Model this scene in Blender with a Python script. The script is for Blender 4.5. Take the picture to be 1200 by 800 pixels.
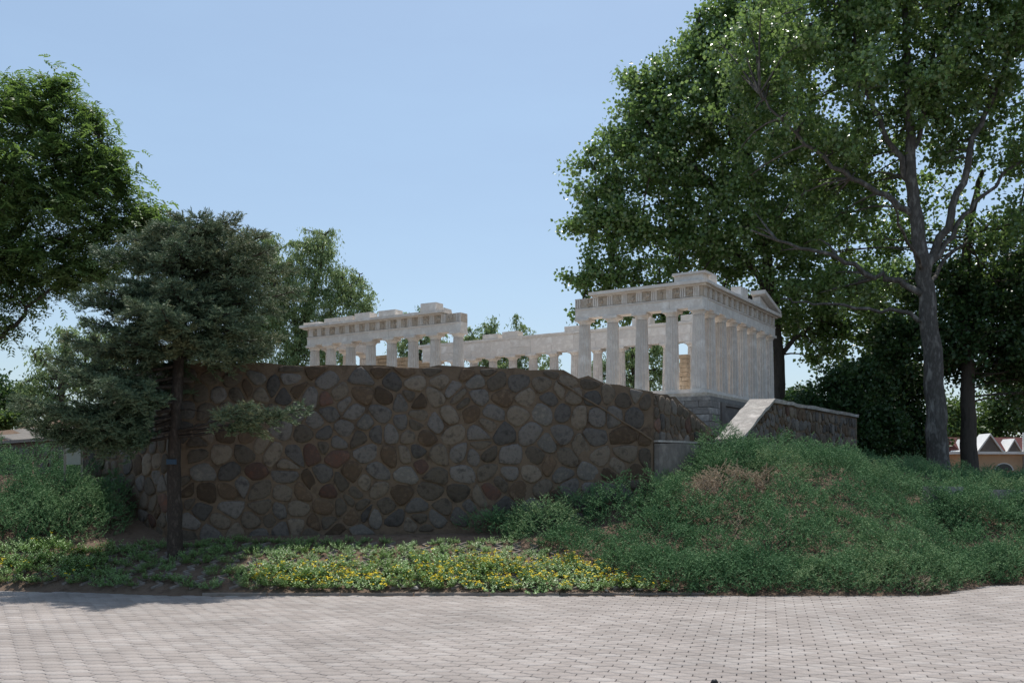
import bpy, math, random
import numpy as np
from mathutils import Vector, noise as mnoise

for o in list(bpy.data.objects): bpy.data.objects.remove(o)
scene = bpy.context.scene
COL = scene.collection
rng = np.random.default_rng(7)
random.seed(7)

# ------------------------------------------------------------------ camera
F = 1110.0; HZ = 555.0; EYE = 1.6
cam_d = bpy.data.cameras.new('camera'); cam = bpy.data.objects.new('camera', cam_d); COL.objects.link(cam)
cam.location = (0, 0, EYE); cam.rotation_euler = (math.radians(90), 0, 0)
cam_d.sensor_width = 36; cam_d.lens = 36*F/1200; cam_d.shift_y = (HZ-400)/1200
cam_d.clip_start = .1; cam_d.clip_end = 3000
scene.camera = cam
# ------------------------------------------------------------------ light
SUN_EL = 72.0; SUN_AZ = 14.0          # azimuth measured from +Y towards +X
w = bpy.data.worlds.new('World'); scene.world = w; w.use_nodes = True
nt = w.node_tree; nt.nodes.clear()
sky = nt.nodes.new('ShaderNodeTexSky'); sky.sky_type = 'NISHITA'; sky.sun_disc = False
sky.sun_elevation = math.radians(SUN_EL); sky.sun_rotation = math.radians(SUN_AZ)
sky.air_density = 1.0; sky.dust_density = 1.6; sky.ozone_density = .6; sky.altitude = 50
# thin high cloud veil, laid out by direction so that it goes on all round the sky
tc = nt.nodes.new('ShaderNodeTexCoord')
mp = nt.nodes.new('ShaderNodeMapping'); mp.inputs['Scale'].default_value = (1.3, 1.3, 5.0)
cn = nt.nodes.new('ShaderNodeTexNoise'); cn.inputs['Scale'].default_value = 1.6; cn.inputs['Detail'].default_value = 7; cn.inputs['Roughness'].default_value = .55
cr = nt.nodes.new('ShaderNodeValToRGB'); cr.color_ramp.elements[0].position = .46; cr.color_ramp.elements[1].position = .85; cr.color_ramp.elements[0].color = (.22, .22, .22, 1)
cr.color_ramp.elements[1].color = (.34, .34, .34, 1)
mx = nt.nodes.new('ShaderNodeMixRGB'); mx.inputs[2].default_value = (4.4, 6.6, 8.6, 1)
bg = nt.nodes.new('ShaderNodeBackground'); bg.inputs['Strength'].default_value = .110
wo = nt.nodes.new('ShaderNodeOutputWorld')
L = nt.links.new
L(tc.outputs['Generated'], mp.inputs[0]); L(mp.outputs[0], cn.inputs['Vector']); L(cn.outputs[0], cr.inputs[0])
L(cr.outputs[0], mx.inputs[0]); L(sky.outputs[0], mx.inputs[1]); L(mx.outputs[0], bg.inputs[0]); L(bg.outputs[0], wo.inputs[0])
sd = bpy.data.lights.new('sun', 'SUN'); sd.energy = 3.8; sd.angle = math.radians(.55); sd.color = (1.0, .955, .89)
sun = bpy.data.objects.new('sun', sd); COL.objects.link(sun)
el, az = math.radians(SUN_EL), math.radians(SUN_AZ)
SDIR = Vector((math.sin(az)*math.cos(el), math.cos(az)*math.cos(el), math.sin(el)))
sun.rotation_euler = (-SDIR).to_track_quat('-Z', 'Y').to_euler(); sun.location = SDIR*60
vs = scene.view_settings; vs.view_transform = 'Standard'; vs.look = 'None'; vs.exposure = 0.3; vs.gamma = 1.0
vs.use_curve_mapping = False

# ------------------------------------------------------------------ helpers
def P(px, py, Y): return np.array([(px-600)/F*Y, Y, EYE+(HZ-py)/F*Y])
def sstep(a, b, x):
    t = np.clip((np.asarray(x, float)-a)/(b-a), 0, 1); return t*t*(3-2*t)
def lin(a, b, x): return np.clip((np.asarray(x, float)-a)/(b-a), 0, 1)
def nrm(a): return a/np.maximum(np.linalg.norm(a, axis=-1, keepdims=True), 1e-9)

def tag(o, label=None, cat=None, group=None, kind=None):
    if label: o['label'] = label
    if cat: o['category'] = cat
    if group: o['group'] = group
    if kind: o['kind'] = kind
    return o
def link(o, parent=None):
    COL.objects.link(o)
    if parent is not None: o.parent = parent
    return o
def empty(name, loc=(0, 0, 0), rz=0, parent=None):
    o = bpy.data.objects.new(name, None); o.location = loc; o.rotation_euler = (0, 0, rz); o.empty_display_size = .1
    return link(o, parent)
class MB:
    """collects vertices and faces, builds one mesh"""
    def __init__(s): s.V = []; s.F = []; s.n = 0
    def add(s, V, F):
        V = [tuple(map(float, v)) for v in V]
        s.V += V; s.F += [tuple(i+s.n for i in f) for f in F]; s.n += len(V); return s
    def box(s, c, d, rz=0, jit=0):
        x, y, z = c; a, b, h = d[0]/2, d[1]/2, d[2]/2; cs, sn = math.cos(rz), math.sin(rz)
        V = []
        for k in (-1, 1):
            for i, j in ((-1, -1), (1, -1), (1, 1), (-1, 1)):
                px, py = i*a, j*b
                V.append((x+px*cs-py*sn+random.uniform(-jit, jit), y+px*sn+py*cs+random.uniform(-jit, jit), z+k*h+random.uniform(-jit, jit)))
        return s.add(V, [(3, 2, 1, 0), (4, 5, 6, 7), (0, 1, 5, 4), (1, 2, 6, 5), (2, 3, 7, 6), (3, 0, 4, 7)])
    def prism(s, poly, z0, z1):
        n = len(poly)
        V = [(p[0], p[1], z0) for p in poly]+[(p[0], p[1], z1) for p in poly]
        return s.add(V, [tuple(range(n-1, -1, -1)), tuple(range(n, 2*n))]+[(i, (i+1) % n, n+(i+1) % n, n+i) for i in range(n)])
    def tube(s, pts, rad, n=8, cap=True):
        pts = np.asarray(pts, float); m = len(pts)
        T = nrm(np.gradient(pts, axis=0))
        ref = np.array([.31, .95, .05]); V = []
        for i in range(m):
            a = np.cross(T[i], ref); a /= max(np.linalg.norm(a), 1e-6); b = np.cross(T[i], a)
            for k in range(n):
                t = 2*math.pi*k/n; V.append(pts[i]+rad[i]*(math.cos(t)*a+math.sin(t)*b))
        Fs = [(i*n+k, i*n+(k+1) % n, (i+1)*n+(k+1) % n, (i+1)*n+k) for i in range(m-1) for k in range(n)]
        if cap: Fs += [tuple(range(n-1, -1, -1)), tuple(range((m-1)*n, m*n))]
        return s.add(V, Fs)
    def mesh(s, name, mat, smooth=False):
        me = bpy.data.meshes.new(name); me.from_pydata(s.V, [], s.F); me.validate(); me.update()
        if mat: me.materials.append(mat)
        if smooth: me.polygons.foreach_set('use_smooth', [True]*len(me.polygons))
        return me
    def build(s, name, mat, parent=None, smooth=False, loc=None):
        o = bpy.data.objects.new(name, s.mesh(name, mat, smooth))
        if loc is not None: o.location = loc
        return link(o, parent)
def tri_mesh(name, V, T, mat, rnd=None, smooth=False):
    """fast triangle mesh from arrays; rnd = one value per triangle"""
    V = np.asarray(V, np.float32).reshape(-1, 3); T = np.asarray(T, np.int32).reshape(-1, 3)
    me = bpy.data.meshes.new(name)
    me.vertices.add(len(V)); me.vertices.foreach_set('co', V.ravel())
    me.loops.add(T.size); me.loops.foreach_set('vertex_index', T.ravel())
    me.polygons.add(len(T)); me.polygons.foreach_set('loop_start', np.arange(0, T.size, 3, dtype=np.int32))
    me.polygons.foreach_set('loop_total', np.full(len(T), 3, np.int32))
    if smooth: me.polygons.foreach_set('use_smooth', np.ones(len(T), bool))
    if rnd is not None:
        a = me.attributes.new('rnd', 'FLOAT', 'FACE'); a.data.foreach_set('value', np.asarray(rnd, np.float32))
    me.update(calc_edges=True); me.materials.append(mat)
    return me
def tri_obj(name, V, T, mat, rnd=None, parent=None, smooth=False):
    return link(bpy.data.objects.new(name, tri_mesh(name, V, T, mat, rnd, smooth)), parent)
def grid_obj(name, xs, ys, Hf, mat, parent=None):
    X, Y = np.meshgrid(xs, ys); Z = Hf(X, Y); V = np.stack([X, Y, Z], -1).reshape(-1, 3)
    nx, ny = len(xs), len(ys); i = (np.arange(ny-1)[:, None]*nx+np.arange(nx-1)[None, :]).ravel()
    T = np.concatenate([np.stack([i, i+1, i+nx+1], -1), np.stack([i, i+nx+1, i+nx], -1)])
    return tri_obj(name, V, T, mat, None, parent, True)

# ------------------------------------------------------------------ materials
def mat(name, col, rough=.8, spec=.3, var=None, scale=8, bump=0, bscale=40, objvar=0, detail=6, stretch=None):
    """procedural: noise between two or three colours, optional bump and per-object brightness"""
    m = bpy.data.materials.new(name); m.use_nodes = True; t = m.node_tree; b = t.nodes['Principled BSDF']
    b.inputs['Roughness'].default_value = rough; b.inputs['Specular IOR Level'].default_value = spec
    co = t.nodes.new('ShaderNodeTexCoord'); src = co.outputs['Object']
    if stretch:
        mpn = t.nodes.new('ShaderNodeMapping'); mpn.inputs['Scale'].default_value = stretch; t.links.new(src, mpn.inputs[0]); src = mpn.outputs[0]
    if objvar:
        oi = t.nodes.new('ShaderNodeObjectInfo'); ad = t.nodes.new('ShaderNodeVectorMath'); ad.operation = 'MULTIPLY_ADD'
        ad.inputs[1].default_value = (1, 1, 1); t.links.new(src, ad.inputs[0])
        sc = t.nodes.new('ShaderNodeMath'); sc.operation = 'MULTIPLY'; sc.inputs[1].default_value = 37; t.links.new(oi.outputs['Random'], sc.inputs[0])
        t.links.new(sc.outputs[0], ad.inputs[2]); src = ad.outputs[0]
    n = t.nodes.new('ShaderNodeTexNoise'); n.inputs['Scale'].default_value = scale; n.inputs['Detail'].default_value = detail
    n.inputs['Roughness'].default_value = .65; t.links.new(src, n.inputs['Vector'])
    r = t.nodes.new('ShaderNodeValToRGB'); cols = [col]+(var or [tuple(c*.7 for c in col)])
    els = r.color_ramp.elements
    while len(els) < len(cols): els.new(.5)
    for k, c in enumerate(cols): els[k].position = .3+.4*k/max(1, len(cols)-1); els[k].color = (*c, 1)
    t.links.new(n.outputs[0], r.inputs[0]); out = r.outputs[0]
    if objvar:
        hv = t.nodes.new('ShaderNodeHueSaturation'); mr = t.nodes.new('ShaderNodeMapRange')
        mr.inputs['To Min'].default_value = 1-objvar; mr.inputs['To Max'].default_value = 1+objvar
        t.links.new(oi.outputs['Random'], mr.inputs[0]); t.links.new(mr.outputs[0], hv.inputs['Value']); t.links.new(out, hv.inputs['Color']); out = hv.outputs[0]
    t.links.new(out, b.inputs['Base Color'])
    if bump:
        bn = t.nodes.new('ShaderNodeTexNoise'); bn.inputs['Scale'].default_value = bscale; bn.inputs['Detail'].default_value = 8; bn.inputs['Roughness'].default_value = .7
        t.links.new(src, bn.inputs['Vector'])
        bp = t.nodes.new('ShaderNodeBump'); bp.inputs['Strength'].default_value = bump; bp.inputs['Distance'].default_value = .02
        t.links.new(bn.outputs[0], bp.inputs['Height']); t.links.new(bp.outputs[0], b.inputs['Normal'])
    return m
def leafmat(name, cols, trans=.35, tcol=None, rough=.45, spec=.35):
    m = bpy.data.materials.new(name); m.use_nodes = True; t = m.node_tree; b = t.nodes['Principled BSDF']
    at = t.nodes.new('ShaderNodeAttribute'); at.attribute_name = 'rnd'
    r = t.nodes.new('ShaderNodeValToRGB'); els = r.color_ramp.elements
    while len(els) < len(cols): els.new(.5)
    for k, c in enumerate(cols): els[k].position = k/max(1, len(cols)-1); els[k].color = (*c, 1)
    t.links.new(at.outputs['Fac'], r.inputs[0]); t.links.new(r.outputs[0], b.inputs['Base Color'])
    b.inputs['Roughness'].default_value = rough; b.inputs['Specular IOR Level'].default_value = spec
    if trans > 0:
        tr = t.nodes.new('ShaderNodeBsdfTranslucent'); mxs = t.nodes.new('ShaderNodeMixShader'); mxs.inputs[0].default_value = trans
        if tcol:
            mm = t.nodes.new('ShaderNodeMixRGB'); mm.inputs[0].default_value = .6; mm.inputs[2].default_value = (*tcol, 1)
            t.links.new(r.outputs[0], mm.inputs[1]); t.links.new(mm.outputs[0], tr.inputs[0])
        else: t.links.new(r.outputs[0], tr.inputs[0])
        o = t.nodes['Material Output']; t.links.new(b.outputs[0], mxs.inputs[1]); t.links.new(tr.outputs[0], mxs.inputs[2]); t.links.new(mxs.outputs[0], o.inputs[0])
    return m

M = {}
M['soil'] = mat('soil', (.10, .068, .048), .95, .1, [(.16, .115, .085), (.075, .05, .036)], 5, .6, 30)
M['lawn'] = mat('terrace_earth', (.13, .11, .075), .95, .1, [(.09, .10, .045), (.17, .14, .10)], 2.2, .5, 20)
M['sand'] = mat('joint_sand', (.24, .208, .185), .95, .1, [(.17, .147, .13)], 6)
M['terrace'] = mat('terrace_paving', (.36, .33, .29), .9, .2, [(.28, .255, .225), (.40, .37, .33)], 2.5, .3, 30)
M['lattice'] = mat('lattice_concrete', (.26, .225, .195), .92, .15, [(.18, .155, .135), (.31, .27, .235)], 7, .4, 50)
M['kerb'] = mat('kerb_concrete', (.30, .25, .215), .9, .2, [(.20, .165, .14)], 6, .4, 60, .12)
M['mortar'] = mat('wall_mortar', (0.1225, 0.0874, 0.0605), .95, .12, [(0.1665, 0.1193, 0.083), (0.0685, 0.0487, 0.0345)], 3.2, .7, 45)
M['cap'] = mat('cap_mortar', (.46, .43, .39), .95, .12, [(.30, .275, .25), (.52, .48, .44)], 4, .7, 45)
M['st_blue'] = mat('stone_blue_grey', (0.0693, 0.0594, 0.0527), .8, .3, [(0.1259, 0.108, 0.0941), (0.0482, 0.0405, 0.0361)], 9, .7, 30, .45)
M['st_grey'] = mat('stone_grey', (0.0923, 0.072, 0.0543), .85, .25, [(0.1469, 0.1152, 0.0866), (0.0608, 0.0477, 0.0361)], 9, .7, 30, .45)
M['st_tan'] = mat('stone_tan', (0.1207, 0.0774, 0.0467), .85, .25, [(0.0788, 0.0522, 0.0339), (0.1522, 0.1035, 0.0662)], 8, .7, 30, .35)
M['st_rust'] = mat('stone_rust', (.15, .066, .042), .85, .25, [(.095, .058, .045), (.17, .09, .06)], 8, .7, 30, .35)
M['st_pale'] = mat('stone_pale', (0.1784, 0.153, 0.1295), .8, .3, [(0.1155, 0.1017, 0.0888), (0.2204, 0.1845, 0.1468)], 10, .7, 30, .2)
M['marble'] = mat('weathered_marble', (.78, .72, .65), .8, .25, [(.62, .56, .50), (.80, .755, .70)], 3.5, .45, 35, .07)
M['marble_warm'] = mat('weathered_marble_warm', (.60, .52, .435), .85, .2, [(.45, .37, .29), (.66, .585, .50)], 4, .45, 35, .07)
M['masonry'] = mat('tan_masonry', (.50, .40, .29), .9, .2, [(.36, .28, .20), (.56, .47, .36)], 4, .5, 30, .15)
M['podium'] = mat('podium_stone', (.36, .33, .30), .9, .2, [(.24, .22, .20), (.42, .39, .355)], 5, .6, 30, .25)
M['plaster'] = mat('grey_plaster', (.24, .21, .185), .92, .2, [(.16, .14, .125), (.29, .255, .225)], 3, .4, 25)
M['bark_grey'] = mat('poplar_bark', (.16, .146, .13), .9, .2, [(.07, .063, .056), (.27, .25, .225)], 6, 1.0, 14, 0, 8, (1, 1, .35))
M['bark_dark'] = mat('dark_bark', (.055, .045, .038), .95, .15, [(.09, .075, .062), (.035, .03, .026)], 7, 1.0, 16, 0, 8, (1, 1, .3))
M['bark_spruce'] = mat('spruce_bark', (.085, .064, .052), .95, .15, [(.045, .036, .030), (.125, .097, .080)], 14, 1.0, 30, 0, 8, (1, 1, .5))
M['lf_poplar'] = leafmat('poplar_leaf', [(0.0988, 0.1713, 0.0562), (0.1485, 0.2504, 0.0766), (0.2045, 0.316, 0.1021), (0.28, 0.3557, 0.1916)], .48, (.20, .30, .07), .24, .9)
M['lf_locust'] = leafmat('locust_leaf', [(0.078, 0.1296, 0.0513), (0.13, 0.2, 0.0747), (0.1948, 0.2573, 0.098)], .44, (.20, .33, .05), .45, .35)
M['lf_willow'] = leafmat('willow_leaf', [(0.1618, 0.2444, 0.1016), (0.2426, 0.3294, 0.1483), (0.3234, 0.4038, 0.2011)], .40, (.30, .40, .14), .45, .4)
M['lf_shrub'] = leafmat('shrub_leaf', [(0.0286, 0.0625, 0.024), (0.0455, 0.0938, 0.0312), (0.0676, 0.1187, 0.042)], .28, (.09, .17, .03), .4, .4)
M['lf_light'] = leafmat('light_tree_leaf', [(.055, .105, .035), (.085, .145, .05), (.12, .18, .07)], .40, (.2, .3, .06), .45, .35)
M['nd_spruce'] = leafmat('spruce_needle', [(0.0493, 0.0877, 0.0459), (0.0904, 0.1403, 0.0758), (0.1445, 0.1946, 0.1079), (0.2054, 0.2074, 0.0976)], .10, None, .55, .35)
M['nd_juniper'] = leafmat('juniper_needle', [(0.0548, 0.1186, 0.0511), (0.0838, 0.1779, 0.0727), (0.1276, 0.2306, 0.0996), (0.2097, 0.2718, 0.1278)], .15, None, .65, .2)
M['nd_dead'] = leafmat('dead_juniper', [(.30, .23, .16), (.42, .335, .24), (.22, .18, .135)], .15, None, .8, .1)
M['lf_sedum'] = leafmat('sedum_leaf', [(0.1101, 0.2163, 0.0631), (0.1693, 0.2963, 0.0977), (0.2709, 0.3764, 0.1577)], .22, (.2, .32, .06), .42, .45)
M['fl_yellow'] = leafmat('sedum_flower', [(.62, .46, .015), (.74, .60, .03)], .2, None, .6, .2)
M['twig'] = mat('dry_twig', (.20, .15, .11), .95, .1, [(.13, .10, .075)], 12)
M['white'] = mat('white_paint', (.78, .78, .77), .6, .3, [(.68, .68, .67)], 6)
M['signface'] = mat('sign_face', (.42, .44, .40), .6, .3, [(.34, .37, .33)], 9)
M['signpost'] = mat('sign_post', (.34, .31, .27), .85, .2, [(.25, .22, .19)], 12)
M['tagblue'] = mat('tag_blue', (.02, .05, .085), .5, .4, [(.015, .04, .07)], 20)
M['roof'] = mat('maroon_roof', (.10, .030, .028), .85, .15, [(.065, .022, .021), (.12, .042, .037)], 9, .4, 40)
M['peach'] = mat('peach_wall', (.58, .40, .26), .85, .2, [(.52, .36, .235)], 4)
M['glass'] = mat('dark_glass', (.03, .035, .04), .12, .5, [(.02, .025, .03)], 4)
M['darkpebble'] = mat('dark_pebble', (.015, .014, .015), .5, .4, [(.03, .028, .028)], 30)
M['pebble'] = mat('pale_pebble', (.52, .47, .42), .85, .2, [(.40, .35, .30)], 18)
M['ramp'] = mat('ramp_paving', (.20, .185, .17), .9, .2, [(.14, .13, .12)], 3, .3, 30)

def paver_mat():
    m = bpy.data.materials.new('concrete_paver'); m.use_nodes = True; t = m.node_tree; b = t.nodes['Principled BSDF']
    b.inputs['Roughness'].default_value = .85; b.inputs['Specular IOR Level'].default_value = .25
    at = t.nodes.new('ShaderNodeAttribute'); at.attribute_name = 'rnd'
    r = t.nodes.new('ShaderNodeValToRGB'); e = r.color_ramp.elements; e[0].color = (.275, .242, .222, 1); e[1].color = (.345, .312, .290, 1)
    el2 = e.new(.55); el2.color = (.312, .276, .254, 1)
    geo = t.nodes.new('ShaderNodeNewGeometry')
    n = t.nodes.new('ShaderNodeTexNoise'); n.inputs['Scale'].default_value = .8; n.inputs['Detail'].default_value = 8
    n2 = t.nodes.new('ShaderNodeTexNoise'); n2.inputs['Scale'].default_value = 60; n2.inputs['Detail'].default_value = 4
    t.links.new(geo.outputs['Position'], n.inputs['Vector']); t.links.new(geo.outputs['Position'], n2.inputs['Vector'])
    mr = t.nodes.new('ShaderNodeMapRange'); mr.inputs[1].default_value = .3; mr.inputs[2].default_value = .7; mr.inputs[3].default_value = .84; mr.inputs[4].default_value = 1.1
    mr2 = t.nodes.new('ShaderNodeMapRange'); mr2.inputs[1].default_value = .3; mr2.inputs[2].default_value = .7; mr2.inputs[3].default_value = .86; mr2.inputs[4].default_value = 1.1
    t.links.new(n.outputs[0], mr.inputs[0]); t.links.new(n2.outputs[0], mr2.inputs[0])
    mu = t.nodes.new('ShaderNodeMath'); mu.operation = 'MULTIPLY'; t.links.new(mr.outputs[0], mu.inputs[0]); t.links.new(mr2.outputs[0], mu.inputs[1])
    hv = t.nodes.new('ShaderNodeHueSaturation'); t.links.new(at.outputs['Fac'], r.inputs[0]); t.links.new(r.outputs[0], hv.inputs['Color']); t.links.new(mu.outputs[0], hv.inputs['Value'])
    t.links.new(hv.outputs[0], b.inputs['Base Color'])
    bp = t.nodes.new('ShaderNodeBump'); bp.inputs['Strength'].default_value = .3; bp.inputs['Distance'].default_value = .005
    t.links.new(n2.outputs[0], bp.inputs['Height']); t.links.new(bp.outputs[0], b.inputs['Normal'])
    return m
M['paver'] = paver_mat()

# ------------------------------------------------------------------ plan of the place
A = np.array([-5.15, 14.5]); B = np.array([2.32, 15.6]); SV = np.array([.536, .844]); LU = np.array([-.844, .536])
BE = B+SV*2.66
LD = np.array([-.725, .69]); LD = LD/np.linalg.norm(LD)
LM = A+LD*2.0; LE = A+LD*9.5
TC = np.array([4.18, 21.2]); TS = .174; TZ = 3.49                       # corner column axis of the temple, scale, stylobate height
C1 = np.array([5.22, 19.0]); CD = np.array([3.53, 5.1])/np.hypot(3.53, 5.1); C0 = C1-CD*1.75; C2 = C1+CD*6.3

def yE(x): return 12.5+.5*sstep(4, 7, -np.asarray(x))+1.2*sstep(5.2, 7.2, x)
PODC = TC-SV*.42-LU*.42
POLY = [A, B, BE, PODC+LU*.3-SV*.05, PODC+LU*.3+SV*6.5, PODC+LU*.3+SV*30, LE+np.array([-3, 40]), LE]
def poly_sd(x, y):
    """signed distance to the terrace outline, positive inside"""
    x = np.asarray(x, float); y = np.asarray(y, float); d = np.full(x.shape, 1e9); ins = np.zeros(x.shape, bool); n = len(POLY)
    for i in range(n):
        a, b = POLY[i], POLY[(i+1) % n]; e = b-a
        t = np.clip(((x-a[0])*e[0]+(y-a[1])*e[1])/(e@e), 0, 1)
        d = np.minimum(d, np.hypot(x-a[0]-t*e[0], y-a[1]-t*e[1]))
        c = (a[1] > y) != (b[1] > y)
        with np.errstate(divide='ignore', invalid='ignore'):
            c &= x < (b[0]-a[0])*(y-a[1])/(b[1]-a[1]+1e-12)+a[0]
        ins ^= c
    return np.where(ins, d, -d)
def H0(x, y):
    """bank and mound outside the terrace"""
    x = np.asarray(x, float); y = np.asarray(y, float); q = y-(yE(x)-12.5)
    zl = .62*lin(12.5, 14.6, q)
    zc = 1.78*sstep(12.2, 17.6, q)+.15*lin(18, 26, q); zd = 1.12*sstep(12.3, 16.3, q)+.46*sstep(16.5, 18.8, q)+.30*lin(19.5, 24, q)-.36*sstep(8.3, 10.5, x)*sstep(17, 19, q)
    wd_ = sstep(5.8, 7.7, x); zr = zc*(1-wd_)+zd*wd_
    zll = 1.55*lin(12.5, 16.1, q)
    wr = sstep(-.3, 2.6, x); wl = sstep(5.2, 6.8, -x)
    z = zl*(1-wr)+zr*wr; z = z*(1-wl)+zll*wl
    return z+.03*sstep(12.5, 12.8, q)-.03*(1-sstep(12.3, 12.55, q))
def HT(x, y):
    z = 2.75+0*np.asarray(x, float)
    s = (np.asarray(x)-A[0])*LD[0]+(np.asarray(y)-A[1])*LD[1]
    lo = 2.12+.16*np.maximum(np.asarray(y, float)-17, 0)*sstep(-10, -13, x)
    return z+(np.minimum(lo, 4.4)-z)*sstep(1.6, 2.4, s)*sstep(-5, -7.2, x)
def H(x, y):
    d = poly_sd(x, y); t = sstep(.1, .3, d)
    return H0(x, y)*(1-t)+HT(x, y)*t
def Hs(x, y): return float(H(np.array([x]), np.array([y]))[0])

xs = np.unique(np.concatenate([np.linspace(-400, -40, 10), np.linspace(-40, -14, 27), np.linspace(-14, 14, 200), np.linspace(14, 40, 27), np.linspace(40, 400, 10)]))
ys = np.unique(np.concatenate([np.linspace(-60, 8, 12), np.linspace(8, 12, 9), np.linspace(12, 27, 120), np.linspace(27, 60, 34), np.linspace(60, 700, 14)]))
g = grid_obj('ground', xs, ys, lambda X, Y: H(X, Y)-.004, M['soil']); tag(g, kind='structure')

# pale paved terrace round the temple
tx_, ty_ = np.linspace(-7.2, 12, 100), np.linspace(14.5, 40, 110)
def terrace_h(X, Y): return np.where(poly_sd(X, Y) > .32, H(X, Y)+.012, H(X, Y)-.25)
tag(grid_obj('terrace', tx_, ty_, terrace_h, M['terrace']), kind='structure')
# ------------------------------------------------------------------ plaza and pavers
pl = grid_obj('plaza', np.linspace(-16, 16, 65), np.linspace(-8, 14, 45), lambda X, Y: np.where(Y < yE(X)+.02, -.016, -.09), M['sand']); tag(pl, kind='structure')
PW, PH = .225, .1125; ang = math.radians(-15)
def paver_outline():
    w, h, g2, z = PW/2, PH/2, .0016, .014
    top = [(-w, h-z), (-w*.66, h-z), (-w*.33, h+z), (w*.33, h+z), (w*.66, h-z), (w, h-z)]
    bot = [(w, -h+z), (w*.66, -h+z), (w*.33, -h-z), (-w*.33, -h-z), (-w*.66, -h+z), (-w, -h+z)]
    pts = np.array(top[::-1]+bot[::-1]); 
    return pts*np.array([(w-.0045)/w, (h-g2)/h])
PO = paver_outline(); nP = len(PO)
top_in = PO*np.array([.98, .96])
PV = np.concatenate([np.c_[top_in, np.zeros(nP)], np.c_[PO, np.full(nP, -.004)], np.c_[PO, np.full(nP, -.03)]])
PT = []
for a, b, c in ((0, 1, 11), (1, 2, 11), (2, 10, 11), (2, 9, 10), (2, 3, 9), (3, 4, 9), (4, 8, 9), (4, 7, 8), (4, 5, 7), (5, 6, 7)): PT.append((a, b, c))
for r in (0, nP):
    for i in range(nP):
        j = (i+1) % nP; PT += [(r+i, r+nP+i, r+nP+j), (r+i, r+nP+j, r+j)]
PT = np.array(PT)
# make sure the top faces look up
n0 = np.cross(PV[PT[0][1]]-PV[PT[0][0]], PV[PT[0][2]]-PV[PT[0][0]])[2]
if n0 < 0: PT = PT[:, ::-1]
cells = []
for r in range(-150, 190):
    for c in range(-80, 80):
        lx = (c+.5*(r % 2))*PW; ly = r*PH
        x = lx*math.cos(ang)-ly*math.sin(ang); y = lx*math.sin(ang)+ly*math.cos(ang)
        if 6.3 < y < yE(x)-.06 and abs(x) < .9+.62*y: cells.append((x, y))
cells = np.array(cells)
vis = (np.abs(cells[:, 0]/cells[:, 1]) < .54) & (cells[:, 1] > 7.3)
order = np.argsort(np.where(vis, cells[:, 1], 99)); near = order[:300]; rest = order[300:]
ca, sa = math.cos(ang), math.sin(ang); RM = np.array([[ca, sa, 0], [-sa, ca, 0], [0, 0, 1]])
pmesh = [tri_mesh('paver', PV, PT, M['paver'], np.full(len(PT), k/7+.04)) for k in range(7)]
for i in near:
    o = bpy.data.objects.new('paver', random.choice(pmesh)); o.location = (cells[i][0], cells[i][1], random.uniform(-.002, .001))
    o.rotation_euler = (random.gauss(0, .006), random.gauss(0, .006), ang+random.gauss(0, .006)); link(o, pl)
m = len(rest); tilt = rng.normal(0, .006, (m, 2)); base = PV@RM
V = base[None]+np.c_[cells[rest], rng.uniform(-.002, .001, m)][:, None, :]
V[:, :, 2] += base[None, :, 0]*tilt[:, :1]+base[None, :, 1]*tilt[:, 1:]
T = PT[None]+(np.arange(m)*len(PV))[:, None, None]
po = tri_obj('paver_field', V, T, M['paver'], np.repeat(rng.random(m), len(PT)), pl); tag(po, kind='stuff')
# kerb along the bed
kb = empty('kerb'); tag(kb, kind='structure')
x = -4.1
while x < 2.3:
    ln = random.uniform(.85, 1.0); y0 = float(yE(x+ln/2))+.035
    MB().box((0, 0, 0), (ln-.012, .07, .10), random.gauss(0, .006), .004).build('kerb_stone', M['kerb'], kb, loc=(x+ln/2, y0, -.022)); x += ln

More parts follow.
